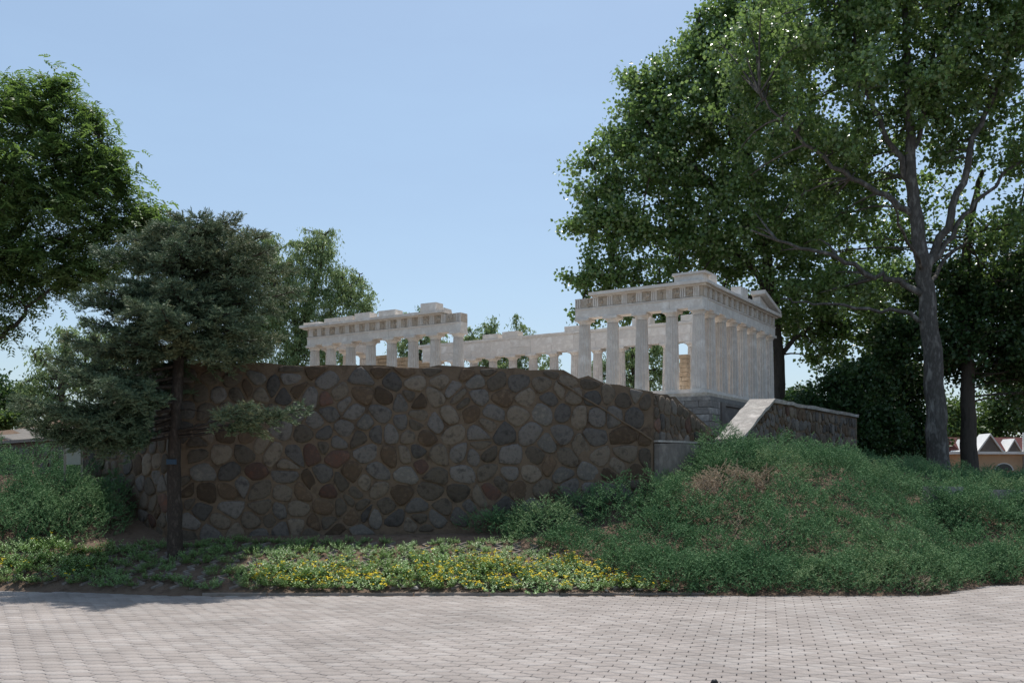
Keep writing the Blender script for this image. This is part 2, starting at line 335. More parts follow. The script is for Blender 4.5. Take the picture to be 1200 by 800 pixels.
# ------------------------------------------------------------------ rubble stone walls
def clip(poly, px, py, nx, ny):
    out = []
    for i in range(len(poly)):
        a, b = poly[i], poly[(i+1) % len(poly)]
        da = (a[0]-px)*nx+(a[1]-py)*ny; db = (b[0]-px)*nx+(b[1]-py)*ny
        if da <= 0: out.append(a)
        if (da < 0 < db) or (db < 0 < da):
            t = da/(da-db); out.append((a[0]+(b[0]-a[0])*t, a[1]+(b[1]-a[1])*t))
    return out
def resample(poly, n):
    p = np.array(poly+[poly[0]]); d = np.r_[0, np.cumsum(np.hypot(*np.diff(p, axis=0).T))]
    t = np.linspace(0, d[-1], n, endpoint=False); return np.c_[np.interp(t, d, p[:, 0]), np.interp(t, d, p[:, 1])]
def rubble(outline, rowh=(.18, .34), wid=(.18, .60), gap=.012, seed=1, filler=.3):
    """irregular rounded cells inside a convex-ish outline, in face coordinates (s, z)"""
    R = random.Random(seed); P_ = np.array(outline); s0, z0 = P_.min(0); s1, z1 = P_.max(0); seeds = []
    z = z0+.05
    while z < z1+.2:
        h = R.uniform(*rowh); s = s0-R.uniform(0, .3)
        while s < s1+.3:
            wd = R.uniform(*wid)
            seeds.append((s+wd/2, z+h/2+R.gauss(0, .03)))
            if R.random() < filler: seeds.append((s+wd, z+h*R.choice((.05, .95))))
            s += wd
        z += h
    S = np.array(seeds); cellsout = []
    def inside(p):
        r = False
        for i in range(len(outline)):
            a, b = outline[i], outline[(i+1) % len(outline)]
            if (a[1] > p[1]) != (b[1] > p[1]) and p[0] < (b[0]-a[0])*(p[1]-a[1])/(b[1]-a[1])+a[0]: r = not r
        return r
    for i, c in enumerate(S):
        if not inside(c): continue
        poly = [(c[0]-.5, c[1]-.5), (c[0]+.5, c[1]-.5), (c[0]+.5, c[1]+.5), (c[0]-.5, c[1]+.5)]
        dd = np.hypot(*(S-c).T); 
        for j in np.argsort(dd)[1:22]:
            q = S[j]; nx, ny = (q-c)/dd[j]; g2 = gap*R.uniform(.7, 1.6)
            poly = clip(poly, (c[0]+q[0])/2-nx*g2, (c[1]+q[1])/2-ny*g2, nx, ny)
            if len(poly) < 3: break
        if len(poly) < 3: continue
        # keep inside the outline (orientation counter-clockwise)
        for k in range(len(outline)):
            a, b = np.array(outline[k]), np.array(outline[(k+1) % len(outline)]); e = b-a; n_ = np.array([e[1], -e[0]])/np.linalg.norm(e)
            if abs((c-a)@n_) < .6 and -.4 < ((c-a)@e)/np.linalg.norm(e) < np.linalg.norm(e)+.4: poly = clip(poly, a[0]-n_[0]*.015, a[1]-n_[1]*.015, *n_)
            if len(poly) < 3: break
        if len(poly) < 3: continue
        p = np.array(poly); ext = p.max(0)-p.min(0)
        if ext.min() < .06: continue
        for it in range(2):
            q = np.roll(p, -1, 0); f = R.uniform(.13, .27); p = np.stack([p*(1-f)+q*f, p*f+q*(1-f)], 1).reshape(-1, 2)
        cellsout.append(p)
    return cellsout
def stone_mesh(p, R, depth):
    n = 14; p = resample([tuple(v) for v in p], n); c = p.mean(0); q = p-c
    tx, tz = R.gauss(0, .05), R.gauss(0, .05); V = []
    for sc, d in ((1.0, -.02), (1.0, depth*.45), (.90, depth*.85), (.55, depth)):
        for k in range(n):
            v = q[k]*sc*(1+R.gauss(0, .02)); V.append((v[0], -(d+(v[0]*tx+v[1]*tz)*(d > 0)+R.gauss(0, .003)), v[1]))
    V.append((0, -depth*1.03, 0)); Fs = []
    for r in range(3):
        for k in range(n): Fs.append((r*n+k, r*n+(k+1) % n, (r+1)*n+(k+1) % n, (r+1)*n+k))
    for k in range(n): Fs.append((3*n+k, 3*n+(k+1) % n, 4*n))
    return c, V, Fs
NST = [0]
STM = ['st_blue']*10+['st_grey']*11+['st_tan']*5+['st_rust']*1+['st_pale']*2
def stones(parent, p0, p1, outline, seed, depth=(.012, .032), mats=STM, **kw):
    """stones on the face from p0 to p1 (plan); the face looks to the right of p0->p1 as seen from above... i.e. towards the camera for a left-to-right face"""
    d = np.array(p1)-np.array(p0); d = d/np.linalg.norm(d); rz = math.atan2(d[1], d[0]); R = random.Random(seed)
    for p in rubble(outline, seed=seed, **kw):
        NST[0] += 1; c, V, Fs = stone_mesh(p, R, R.uniform(*depth))
        o = MB().add(V, Fs).build('stone', M[R.choice(mats)], parent, True, (p0[0]+d[0]*c[0], p0[1]+d[1]*c[0], c[1])); o.rotation_euler = (0, 0, rz)
def wall_prism(p0, p1, prof, thick, name, material, parent, jag=0):
    """body with the profile (s, z) extruded away from the face"""
    d = np.array(p1)-np.array(p0); d = d/np.linalg.norm(d); nb = np.array([-d[1], d[0]]); mb = MB(); n = len(prof)
    V = [(p0[0]+d[0]*s, p0[1]+d[1]*s, z) for s, z in prof]+[(p0[0]+d[0]*s+nb[0]*thick, p0[1]+d[1]*s+nb[1]*thick, z) for s, z in prof]
    mb.add(V, [tuple(range(n)), tuple(range(2*n-1, n-1, -1))]+[((i+1) % n, i, n+i, n+(i+1) % n) for i in range(n)])
    return mb.build(name, material, parent)

FD = (B-A)/np.linalg.norm(B-A); FL = np.linalg.norm(B-A); KINK = 5.75; ZT = 3.31; ZB = 2.95
def jagged(s0, s1, zf, amp=.02, step=.22, seed=3):
    R = random.Random(seed); out = []; s = s0
    while s < s1-step*.6:
        out.append((s, zf(s)+R.gauss(0, amp))); s += R.uniform(.6, 1.4)*step
    out.append((s1, zf(s1))); return out
ftop = lambda s: ZT if s < KINK else ZT+(ZB-ZT)*(s-KINK)/(FL-KINK)
rw = empty('stone_retaining_wall', (A[0], A[1], 0)); 
tag(rw, 'tall rubble stone retaining wall with a sloping end below the model temple', 'stone wall')
rwi = rw
def under(o_parent):   # parts are written in world coordinates
    for ch in o_parent.children: ch.location = Vector(ch.location)-o_parent.location
topA = jagged(0, FL, ftop)
wall_prism(A, B, [(0, -.1), (FL, -.1)]+topA[::-1], .42, 'wall_core', M['mortar'], rw)
stones(rw, A, B, [(.02, .48), (FL-.02, .85), (FL-.02, ZB-.01), (KINK, ZT-.01), (.02, ZT-.01)], 11)
# raised line left by an earlier sloping top
sl0 = (5.95, 3.1); sl1 = (FL-.02, 2.16); mbs = MB(); n = 9
pts = []
for k in range(n):
    t = k/(n-1); s = sl0[0]+(sl1[0]-sl0[0])*t; z = sl0[1]+(sl1[1]-sl0[1])*t+.01*math.sin(k*2.1); pts.append((A[0]+FD[0]*s+FD[1]*.03, A[1]+FD[1]*s-FD[0]*.03, z))
mbs.tube(pts, [.016]*n, 6).build('mortar_ridge', M['mortar'], rw)
# right return
rl = 2.66; tt = lambda s: ZB if s < .8 else ZB+(2.45-ZB)*(s-.8)/(rl-.8)
wall_prism(B+SV*.02, BE, [(0, .3), (rl, .3)]+jagged(0, rl, tt, .015, .22, 5)[::-1], .42, 'wall_core', M['mortar'], rw)
stones(rw, B, BE, [(.03, 1.2), (rl-.02, 1.5), (rl-.02, 2.43), (.8, ZB-.02), (.03, ZB-.02)], 23, rowh=(.22, .34), wid=(.18, .36))
# left return (same wall), high part
LEN2 = 2.0
wall_prism(LM, A, [(0, .3), (LEN2-.02, .3)]+jagged(0, LEN2-.02, lambda s: ZT, .02, .22, 8)[::-1], .42, 'wall_core', M['mortar'], rw)
stones(rw, LM, A, [(.02, 1.1), (LEN2-.02, .45), (LEN2-.02, ZT-.01), (.02, ZT-.01)], 31, rowh=(.24, .36), wid=(.22, .45))
# past the three hundred largest, the smallest stones become one part
sm_ = sorted([c for c in rw.children if c.name.startswith('stone')], key=lambda c: -c.dimensions.x*c.dimensions.z)[300:]
if sm_:
    mbq = MB()
    for c in sm_:
        mw = c.matrix_basis; mbq.add([mw @ v.co for v in c.data.vertices], [tuple(p.vertices) for p in c.data.polygons]); bpy.data.objects.remove(c)
    tag(mbq.build('small_stones', M['st_grey'], rw, True), kind='stuff')
under(rw)
lw = empty('low_stone_wall', (LE[0], LE[1], 0)); tag(lw, 'low rubble stone wall with a flat cap running past the sign', 'stone wall')
LL = 7.48
wall_prism(LE, LM, [(0, .5), (LL, .5), (LL, 2.22), (0, 2.22)], .42, 'wall_core', M['mortar'], lw)
stones(lw, LE, LM, [(.02, .9), (LL-.02, .9), (LL-.02, 2.2), (.02, 2.2)], 37, rowh=(.24, .36), wid=(.22, .45))
s = 0
while s < LL-.1:
    ln = min(random.uniform(.7, 1.1), LL-s); c = LE-LD*(s+ln/2)+np.array([-LD[1], LD[0]])*-.19
    MB().box((0, 0, 0), (ln-.01, .52, .06), math.atan2(-LD[1], -LD[0]), .004).build('coping_slab', M['kerb'], lw, loc=(c[0], c[1], 2.252)); s += ln
under(lw)
# cheek wall on the far side of the gap
cw = empty('stone_cheek_wall', (C0[0], C0[1], 0)); tag(cw, 'rubble stone cheek wall with pale sloped concrete cap beside the temple steps', 'stone wall')
cl = np.linalg.norm(C2-C0); c1 = np.linalg.norm(C1-C0); ctop = lambda s: 2.2+(3.03-2.2)*s/c1 if s < c1 else 3.03
wall_prism(C0, C2, [(0, .9), (cl, .9), (cl, 3.03), (c1, 3.03), (0, 2.2)], .44, 'wall_core', M['mortar'], cw)
stones(cw, C0, C2, [(.02, 1.4), (cl-.02, 1.4), (cl-.02, 3.01), (c1, 3.01), (.02, 2.18)], 41, rowh=(.22, .32), wid=(.17, .32), gap=.014)
capz = .07
n_ = np.array([-CD[1], CD[0]])
mbc = MB(); prof = jagged(-.05, c1, lambda s: 2.2+(3.03-2.2)*s/c1, .008, .2, 77)+jagged(c1+.02, cl, lambda s: 3.03, .008, .35, 78)
V = []; Fq = []
Rj = random.Random(9)
for s, z in prof:
    for off, dz in ((-.05, 0), (-.055, capz), (.47, capz), (.47, 0)):
        q = C0+CD*s+n_*(off+Rj.gauss(0, .008)); V.append((q[0], q[1], z+.003+dz+Rj.gauss(0, .005)))
for i in range(len(prof)-1):
    for k in range(4): Fq.append((i*4+k, i*4+(k+1) % 4, (i+1)*4+(k+1) % 4, (i+1)*4+k))
Fq += [(3, 2, 1, 0), tuple((len(prof)-1)*4+k for k in range(4))]
mbc.add(V, Fq).build('concrete_cap', M['cap'], cw)
under(cw)
# plinth in the gap and low pale kerb behind the junipers
pb = empty('plinth_wall', (B[0], B[1], 0)); tag(pb, 'low plain concrete plinth at the foot of the sloping wall end', 'low wall')
q0, q1 = B+SV*.03-LU*.10, B+SV*2.75-LU*.3
d = (q1-q0)/np.linalg.norm(q1-q0); LQ = np.linalg.norm(q1-q0)
wall_prism(q0, q1, [(0, .6), (LQ, .9), (LQ, 2.12)]+[(LQ*t, 2.12+.012*math.sin(t*31)) for t in (.8, .6, .4, .2)]+[(0, 2.10)], .09, 'plinth_body', M['plaster'], pb)
wall_prism(q0-LU*-.02, q1, [(0, 2.125), (LQ, 2.145), (LQ, 2.175), (LQ*.6, 2.165), (LQ*.3, 2.17), (0, 2.155)], .12, 'plinth_cap', M['cap'], pb)
under(pb)
pk = empty('path_kerb', (6, 17, 0)); tag(pk, kind='structure')
kp = [P(884, 528, 17.3), P(925, 535, 17.2), P(985, 552, 16.9), P(1040, 565, 16.5), P(1085, 569, 16.3), P(1125, 570, 16.3), P(1165, 573, 16.3), P(1215, 574, 16.4), P(1300, 574, 16.6)]
KPS = [(kp[0], kp[1]), (kp[4], kp[5]), (kp[6], kp[7]), (kp[7], kp[8])]
for a, b in KPS:
    mdl = (a+b)/2; dv = b-a; o = MB().box((0, 0, 0), (np.hypot(dv[0], dv[1])-.01, .30, .42), 0, .006).build('kerb_stone', M['cap'], pk, loc=(mdl[0]-6, mdl[1]-17, mdl[2]-.21))
    o.rotation_euler = (0, -math.atan2(dv[2], np.hypot(dv[0], dv[1])), math.atan2(dv[1], dv[0]))
# pale ramp behind the low wall
rp = grid_obj('ramp', np.linspace(-26, -7.3, 90), np.linspace(15.5, 40, 110), lambda X, Y: np.where(poly_sd(X, Y) > .40, H(X, Y)+.012, H(X, Y)-.3), M['ramp']); tag(rp, kind='structure')

# ------------------------------------------------------------------ model temple
ROT = math.atan2(-LU[1], -LU[0])                       # local +X runs along -LU?  local frame: a along LU, b along SV
def TL(a, b, z=0):
    q = TC+LU*a*TS+SV*b*TS; return (q[0]-TC[0], q[1]-TC[1], TZ+z*TS)
ANG = math.atan2(LU[1], LU[0])                          # direction of the long side
tp = empty('temple_model', (TC[0], TC[1], 0)); tag(tp, 'ruined white marble model temple with fluted columns above the stone wall', 'model temple')
AX = [0, 3.68]+[3.68+4.291*k for k in range(1, 15)]+[3.68*2+4.291*14]      # 17 axes along the side
BX = [0, 3.68]+[3.68+4.297*k for k in range(1, 6)]+[3.68*2+4.297*5]        # 8 axes on the front
LA, LB = AX[-1], BX[-1]
def tbox(a0, a1, b0, b1, z0, z1, name, m, parent=tp, jit=.0):
    """box in temple coordinates, origin at its own centre so that copies vary"""
    c = TL((a0+a1)/2, (b0+b1)/2, (z0+z1)/2); bev = .0
    o = MB().box((0, 0, 0), (abs(a1-a0)*TS, abs(b1-b0)*TS, (z1-z0)*TS), 0, jit).build(name, M[m], parent, loc=c)
    o.rotation_euler = (0, 0, ANG); return o
def shaft_mesh(hgt, r0, r1, name, m):
    nf = 16; V = []; Fs = []; rings = 7
    for i in range(rings):
        t = i/(rings-1); r = (r0+(r1-r0)*t+.02*math.sin(math.pi*t))*TS
        for k in range(nf):
            for j, dp in ((0, 0), (.25, .075), (.5, .10), (.75, .075)):
                a = 2*math.pi*(k+j)/nf; rr = r*(1-dp*2.1); V.append((rr*math.cos(a), rr*math.sin(a), hgt*TS*t))
    n = nf*4
    for i in range(rings-1):
        for k in range(n): Fs.append((i*n+k, i*n+(k+1) % n, (i+1)*n+(k+1) % n, (i+1)*n+k))
    Fs.append(tuple(range((rings-1)*n, rings*n)))
    return MB().add(V, Fs).mesh(name, M[m])
def capital_mesh(m):
    mb = MB(); n = 24; prof = [(.74, 0), (.76, .10), (.86, .28), (1.0, .46), (1.02, .52)]; V = []; Fs = []
    for r, z in prof:
        for k in range(n): a = 2*math.pi*k/n; V.append((r*TS*math.cos(a), r*TS*math.sin(a), z*TS))
    for i in range(len(prof)-1):
        for k in range(n): Fs.append((i*n+k, i*n+(k+1) % n, (i+1)*n+(k+1) % n, (i+1)*n+k))
    mb.add(V, Fs); mb.box((0, 0, .70*TS), (2.1*TS, 2.1*TS, .36*TS)); return mb.mesh('capital', M[m])
SH = shaft_mesh(9.55, .98, .76, 'column', 'marble'); CP = capital_mesh('marble')
SHs = shaft_mesh(9.55, .86, .68, 'column', 'marble_warm')
def column(a, b, mesh=SH, cap=True, hz=1.0):
    o = bpy.data.objects.new('column', mesh); o.location = TL(a, b, 0); o.rotation_euler = (0, 0, random.uniform(0, 6.28)); o.scale = (1, 1, hz); link(o, tp)
    if cap:
        c = bpy.data.objects.new('capital', CP); c.location = (0, 0, 9.55*TS); c.rotation_euler = (0, 0, ANG-o.rotation_euler[2]); link(c, o)
CT = 9.55+.88                                            # top of the abacus
NEAR_A = [0, 1, 2, 3, 4]; NEAR_B = list(range(9, 17))
for i in NEAR_A+NEAR_B: column(AX[i], 0)
for j in range(1, 8): column(0, BX[j])
for i in range(1, 17): column(AX[i], LB)
for j in range(1, 7): column(LA, BX[j])
# inner porch columns
for b in (6.5, 10.5, 15, 19.5): column(LA-6, b, SHs, False, .75)
# steps and podium
def frame(e, z0, z1, name, m, top=True):
    return tbox(-e, LA+e, -e, LB+e, z0, z1, name, m)
frame(1.05, -.55, -.004, 'step', 'marble'); frame(1.75, -1.08, -.554, 'step', 'marble_warm'); frame(2.4, -1.62, -1.084, 'step', 'podium')
frame(2.15, -7.5, -1.626, 'podium', 'plaster')
# podium facing: ashlar blocks near the corner, plaster slabs beyond
z = -1.66
for row in range(5):
    h = random.uniform(.85, 1.05); b = -2.35
    while b < .9:
        wd = random.uniform(1.0, 1.8); tbox(-2.16-.28, -2.16, b, min(b+wd, 1.25)-.06, z-h+.06, z, 'ashlar_block', 'podium', jit=.004); b += wd
    a = -2.3
    while a < 12:
        wd = random.uniform(1.4, 2.4); tbox(a, a+wd-.06, -2.16-.28, -2.16, z-h+.06, z, 'ashlar_block', 'podium', jit=.004); a += wd
    z -= h
tbox(-2.16-.5, -2.16, 1.35, 2.6, -7.4, -1.68, 'pilaster', 'plaster')
for b in np.arange(2.7, 30, 7.0): tbox(-2.16-.2, -2.16, b, b+6.93, -7.4, -2.1, 'podium_panel', 'plaster')
tbox(-2.16-.45, -2.16, 2.7, 33, -2.05, -1.66, 'podium_moulding', 'plaster')

def triglyph_mesh():
    mb = MB(); w = .845*TS; h = 1.35*TS; d = .20*TS
    for k in (-1, 0, 1): mb.box((k*w*.345, 0, 0), (w*.22, d, h*.86))
    mb.box((0, .012*TS, h*.455), (w, d*1.1, h*.09)); mb.box((0, d*.3, 0), (w*.96, d*.3, h*.98)); return mb.mesh('triglyph', M['marble'])
TG = triglyph_mesh()
def relief_mesh(seed):
    R = random.Random(seed); mb = MB()
    for k in range(R.choice((2, 3))):          # weathered figures: torso, head and limbs in low relief
        x = R.uniform(-.42, .42)*TS; z = R.uniform(-.2, .1)*TS; ln = R.uniform(-.25, .25)*TS
        mb.tube([(x, 0, z-.25*TS), (x+ln*.4, -.04*TS, z), (x+ln, 0, z+.32*TS)], [.10*TS, .17*TS, .08*TS], 6)
        mb.tube([(x+ln, -.02*TS, z+.36*TS), (x+ln, -.03*TS, z+.46*TS), (x+ln, -.02*TS, z+.54*TS)], [.05*TS, .10*TS, .05*TS], 6)
        mb.tube([(x, 0, z-.2*TS), (x+R.uniform(-.2, .2)*TS, -.05*TS, z-.4*TS), (x+R.uniform(-.3, .3)*TS, 0, -.62*TS)], [.08*TS, .09*TS, .05*TS], 5)
        mb.tube([(x+ln*.6, 0, z+.2*TS), (x+R.uniform(-.3, .3)*TS, -.05*TS, z+.2*TS), (x+R.uniform(-.5, .5)*TS, 0, z+R.uniform(0, .4)*TS)], [.06*TS, .07*TS, .04*TS], 5)
    return mb.mesh('metope_relief', M['marble_warm'], True)
RLF = [relief_mesh(k) for k in range(7)]
AH, FH, KH = 1.35, 1.35, .60
def entab(axes, side, full=True, cornice=None, inner=False, e0=1.0, e1=1.0):
    """architrave blocks, frieze with triglyphs and metopes, cornice along one side.
    side: 'near' (b=0), 'far' (b=LB), 'front' (a=0), 'back' (a=LA)"""
    W = .88
    def bx(t0, t1, o0, o1, z0, z1, name, m='marble', jit=.003):
        if side in ('near', 'far'):
            base = 0 if side == 'near' else LB; sg = -1 if side == 'near' else 1
            return tbox(t0, t1, base+sg*o0, base+sg*o1, z0, z1, name, m, jit=jit)
        base = 0 if side == 'front' else LA; sg = -1 if side == 'front' else 1
        return tbox(base+sg*o0, base+sg*o1, t0, t1, z0, z1, name, m, jit=jit)
    t0, t1 = axes[0]-e0, axes[-1]+e1
    edges = [t0]+list(axes[1:-1])+[t1]
    for p, q in zip(edges[:-1], edges[1:]): bx(p+.012, q-.012, W, -W, CT+.01, CT+AH, 'architrave_block')
    bx(t0, t1, W+.10, W+.004, CT+AH-.16, CT+AH-.01, 'taenia')
    z0 = CT+AH+.004
    for p, q in zip(edges[:-1], edges[1:]): bx(p+.012, q-.012, W-.10, -W, z0, z0+FH, 'frieze_block', 'marble_warm' if not inner else 'marble')
    # triglyphs over every axis and between
    tg = []
    for p, q in zip(axes[:-1], axes[1:]): tg += [p, (p+q)/2]
    tg.append(axes[-1])
    if e0 > .9: tg[0] = t0+.43
    if e1 > .9: tg[-1] = t1-.43
    rot = {'near': ANG+math.pi, 'far': ANG, 'front': ANG-math.pi/2+math.pi*0, 'back': ANG+math.pi/2}[side]
    def at(t, o):
        if side == 'near': return TL(t, -o, 0)
        if side == 'far': return TL(t, LB+o, 0)
        if side == 'front': return TL(-o, t, 0)
        return TL(LA+o, t, 0)
    if not inner:
        for k, t in enumerate(tg):
            o = bpy.data.objects.new('triglyph', TG); l = at(t, W-.02); o.location = (l[0], l[1], TZ+(z0+FH/2)*TS); o.rotation_euler = (0, 0, rot); link(o, tp)
            if k < len(tg)-1:
                o = bpy.data.objects.new('metope_relief', random.choice(RLF)); l = at((t+tg[k+1])/2, W-.09); o.location = (l[0], l[1], TZ+(z0+FH/2)*TS); o.rotation_euler = (0, 0, rot); link(o, tp)
    # cornice
    k0, k1 = cornice if cornice else (t0-.5, t1+.5)
    z1 = z0+FH+.004
    bx(k0+.4, k1-.4, W+.28, -W, z1, z1+.20, 'bed_moulding')
    t = k0; 
    while t < k1-.05:
        ln = min(random.uniform(4, 6), k1-t); bx(t, t+ln-.015, W+.78, -W-.1, z1+.204, z1+KH, 'cornice_block', jit=.004); t += ln
    return z1+KH
zt = entab([AX[i] for i in NEAR_A], 'near', cornice=(-.999-.78, AX[4]-1.4), e0=.885, e1=1.05)
entab([AX[i] for i in NEAR_B], 'near', cornice=(AX[9]+1.9, LA+2.0), e0=1.05, e1=.885)
# the front: begins behind the near side's corner block
entab(BX, 'front', cornice=(.99, LB+1.7), e0=-.9, e1=.885)
entab(AX[1:], 'far', cornice=(2.6, LA+1.0), inner=True, e0=2.75, e1=-.9)
entab(BX[:4], 'back', cornice=(1.0, BX[3]), e0=-.9, e1=1.0)
# loose blocks left on the cornice
def block(a0, a1, b0, b1, h, m='marble'): tbox(a0, a1, b0, b1, zt+.006, zt+h, 'roof_block', m, jit=.006)
for a0, a1, h in ((-1.0, 2.9, .9), ): block(a0, a1, -1.2, .9, h)
tbox(-1.45, 3.1, -1.45, 1.0, zt+.91, zt+1.2, 'roof_block', 'marble', jit=.006)
for b0, b1, h in ((2.2, 5.0, 1.7), (8.2, 10.2, .55), (11.2, 14.6, .6), (14.7, 17.7, 1.9), (18.2, 21.0, .7)): block(-.6, .9, b0, b1, h)
# broken end of the pediment over the far corner
c = TL(0, 0, 0)
def ped(bs, zs, a0, a1, name):
    V = []
    for a in (a0, a1):
        for b, zz in zip(bs, zs): V.append(TL(a, b, zz))
    n = len(bs)
    MB().add(V, [tuple(range(n)), tuple(range(2*n-1, n-1, -1))]+[((i+1) % n, i, n+i, n+(i+1) % n) for i in range(n)]).build(name, M['marble'], tp)
ped([LB+1.6, LB+1.6, 22.5, 22.5], [zt+.02, zt+.55, zt+2.6, zt+2.05], -1.6, .6, 'raking_cornice')
ped([LB+.5, 23.0, 23.0], [zt+.02, zt+1.75, zt+.02], -.7, .5, 'tympanum_block')
for a0, a1, h in ((AX[9]+3.5, AX[9]+6.4, 1.35), (AX[12]-1.5, AX[12]+1.9, 1.0), (AX[13]-.6, AX[13]+2.6, 1.1), (AX[14]-1.3, AX[14]+1.5, .8), (AX[14]+1.7, AX[15]+.6, .8), (AX[15]+1.8, LA+1.6, .5)):
    block(a0, a1, -1.0, .9, h)
block(AX[9]+1.9, AX[9]+3.2, -1.0, .9, .35)
for i, h in ((5, 1.2), (8, .9), (11, 1.0), (12, .8), (3, 1.0)):
    tbox(AX[i]-1.6, AX[i]+1.7, LB-.9, LB+.9, zt+.006, zt+h, 'roof_block', 'marble', jit=.006)
# cella: stepped remains of tan block walls
def cella(a0, a1, b0, b1, hf, along, seed):
    R = random.Random(seed); mb = MB(); ch = .62; z = .004; row = 0
    t0, t1 = (a0, a1) if along == 'a' else (b0, b1)
    while z < 9:
        t = t0-(.6 if row % 2 else 0)
        while t < t1:
            ln = R.uniform(1.3, 2.0); p, q = max(t, t0), min(t+ln, t1)
            if q-p > .3 and z < hf((p+q)/2)+R.uniform(-.3, .3):
                j = R.uniform(-.03, .03)
                if along == 'a': cc = TL((p+q)/2, (b0+b1)/2+j, z+ch/2); dd = ((q-p-.05)*TS, (b1-b0)*TS, (ch-.05)*TS)
                else: cc = TL((a0+a1)/2+j, (p+q)/2, z+ch/2); dd = ((a1-a0)*TS, (q-p-.05)*TS, (ch-.05)*TS)
                mb.box(cc, dd, ANG, .003)
            t += ln
        z += ch; row += 1
    o = mb.build('cella_masonry', M['masonry'], tp); tag(o, kind='stuff'); return o
cella(34, LA-9, 4.6, 6.0, lambda t: 3+ (8.5-3)*float(lin(34, 56, t)), 'a', 1)
cella(30, LA-9, LB-6.0, LB-4.6, lambda t: 2.5+(6.0-2.5)*float(lin(30, 54, t)), 'a', 2)
cella(LA-10.4, LA-9, 6.02, LB-6.02, lambda t: 7.8, 'b', 3)
cella(4.4, 5.7, 6.9, 8.2, lambda t: 5.2, 'a', 4)
for k in range(26):      # fallen drums and blocks on the floor
    a = random.uniform(16, 46); b = random.uniform(8, 17); s = random.uniform(.6, 1.3)
    o = MB().box((0, 0, 0), (s*TS*1.3, s*TS, s*TS*.7), 0, .012).build('fallen_block', M['masonry'], tp, loc=TL(a, b, s*.36)); o.rotation_euler = (0, 0, random.uniform(0, 3))

# ------------------------------------------------------------------ small miniature house
HY = 34.0
hs = empty('miniature_house', (16.2, HY, 0)); tag(hs, 'small peach house with maroon roof and white gables behind the tree trunks', 'house')
def hb(px0, px1, y0, y1, d0, d1, name, m, parent=hs):
    a = P(px0, y0, HY); b = P(px1, y1, HY)
    o = MB().box((0, 0, 0), (b[0]-a[0], d1-d0, abs(a[2]-b[2])), 0).build(name, M[m], parent, loc=((a[0]+b[0])/2-16.2, (d0+d1)/2, (a[2]+b[2])/2)); return o
hb(1122, 1245, 600, 531, 0, 1.9, 'wall', 'peach')
hb(1114, 1252, 532, 529, -.28, 2.2, 'eaves', 'white')
zr, zq = P(0, 511, HY)[2], P(0, 528, HY)[2]; x0, x1 = P(1122, 0, HY)[0]-16.2, P(1245, 0, HY)[0]-16.2
rb = MB().add([(x0, -.2, zq), (x1, -.2, zq), (x1, .95, zr), (x0, .95, zr), (x0, 2.1, zq), (x1, 2.1, zq)], [(0, 1, 2, 3), (3, 2, 5, 4), (0, 3, 4), (1, 5, 2), (0, 4, 5, 1)]).build('roof', M['roof'], hs)
def gable(pc, half, top):
    c = P(pc, 529, HY); t = P(pc, top, HY)[2]; hw = half/F*HY; xx = c[0]-16.2; z0 = c[2]
    MB().add([(xx-hw*.8, -.27, z0), (xx+hw*.8, -.27, z0), (xx, -.27, z0+(t-z0)*.85), (xx, .6, z0+(t-z0)*.85), (xx-hw*.8, .6, z0), (xx+hw*.8, .6, z0)], [(0, 1, 2), (0, 2, 3, 4), (2, 1, 5, 3), (0, 4, 5, 1), (3, 5, 4)]).build('gable', M['plaster'], hs)
    for sg in (-1, 1):
        MB().add([(xx+sg*hw, -.33, z0), (xx+sg*hw*.86, -.33, z0), (xx, -.33, t-.07), (xx, -.33, t), (xx+sg*hw, .5, z0), (xx+sg*hw*.86, .5, z0), (xx, .5, t-.07), (xx, .5, t)],
                 [(0, 1, 2, 3), (7, 6, 5, 4), (0, 3, 7, 4), (1, 5, 6, 2), (0, 4, 5, 1), (3, 2, 6, 7)]).build('barge_board', M['white'], hs)
gable(1155.5, 15.5, 508); gable(1183.5, 9, 514); gable(1130, 9, 514); gable(1216, 15.5, 508)
for pc in (1124, 1195): hb(pc-1.1, pc+1.1, 529, 507, -.32, -.24, 'corner_post', 'white')
hb(1195.5, 1197.5, 580, 534, -.22, -.16, 'porch_post', 'signpost')
aw = [(math.cos(t)*.30, math.sin(t)*.24) for t in np.linspace(0, math.pi, 11)]; cx = P(1176, 551, HY)
for sc, yy, m_, nm in ((1.15, -.03, 'white', 'window_surround'), (1.0, -.045, 'glass', 'window')):
    V = [(cx[0]-16.2+a*sc, yy, cx[2]+b*sc) for a, b in aw]+[(cx[0]-16.2+a*sc, .05, cx[2]+b*sc) for a, b in aw]; n = len(aw)
    MB().add(V, [tuple(range(n)), tuple(range(2*n-1, n-1, -1))]+[((i+1) % n, i, n+i, n+(i+1) % n) for i in range(n)]).build(nm, M[m_], hs)

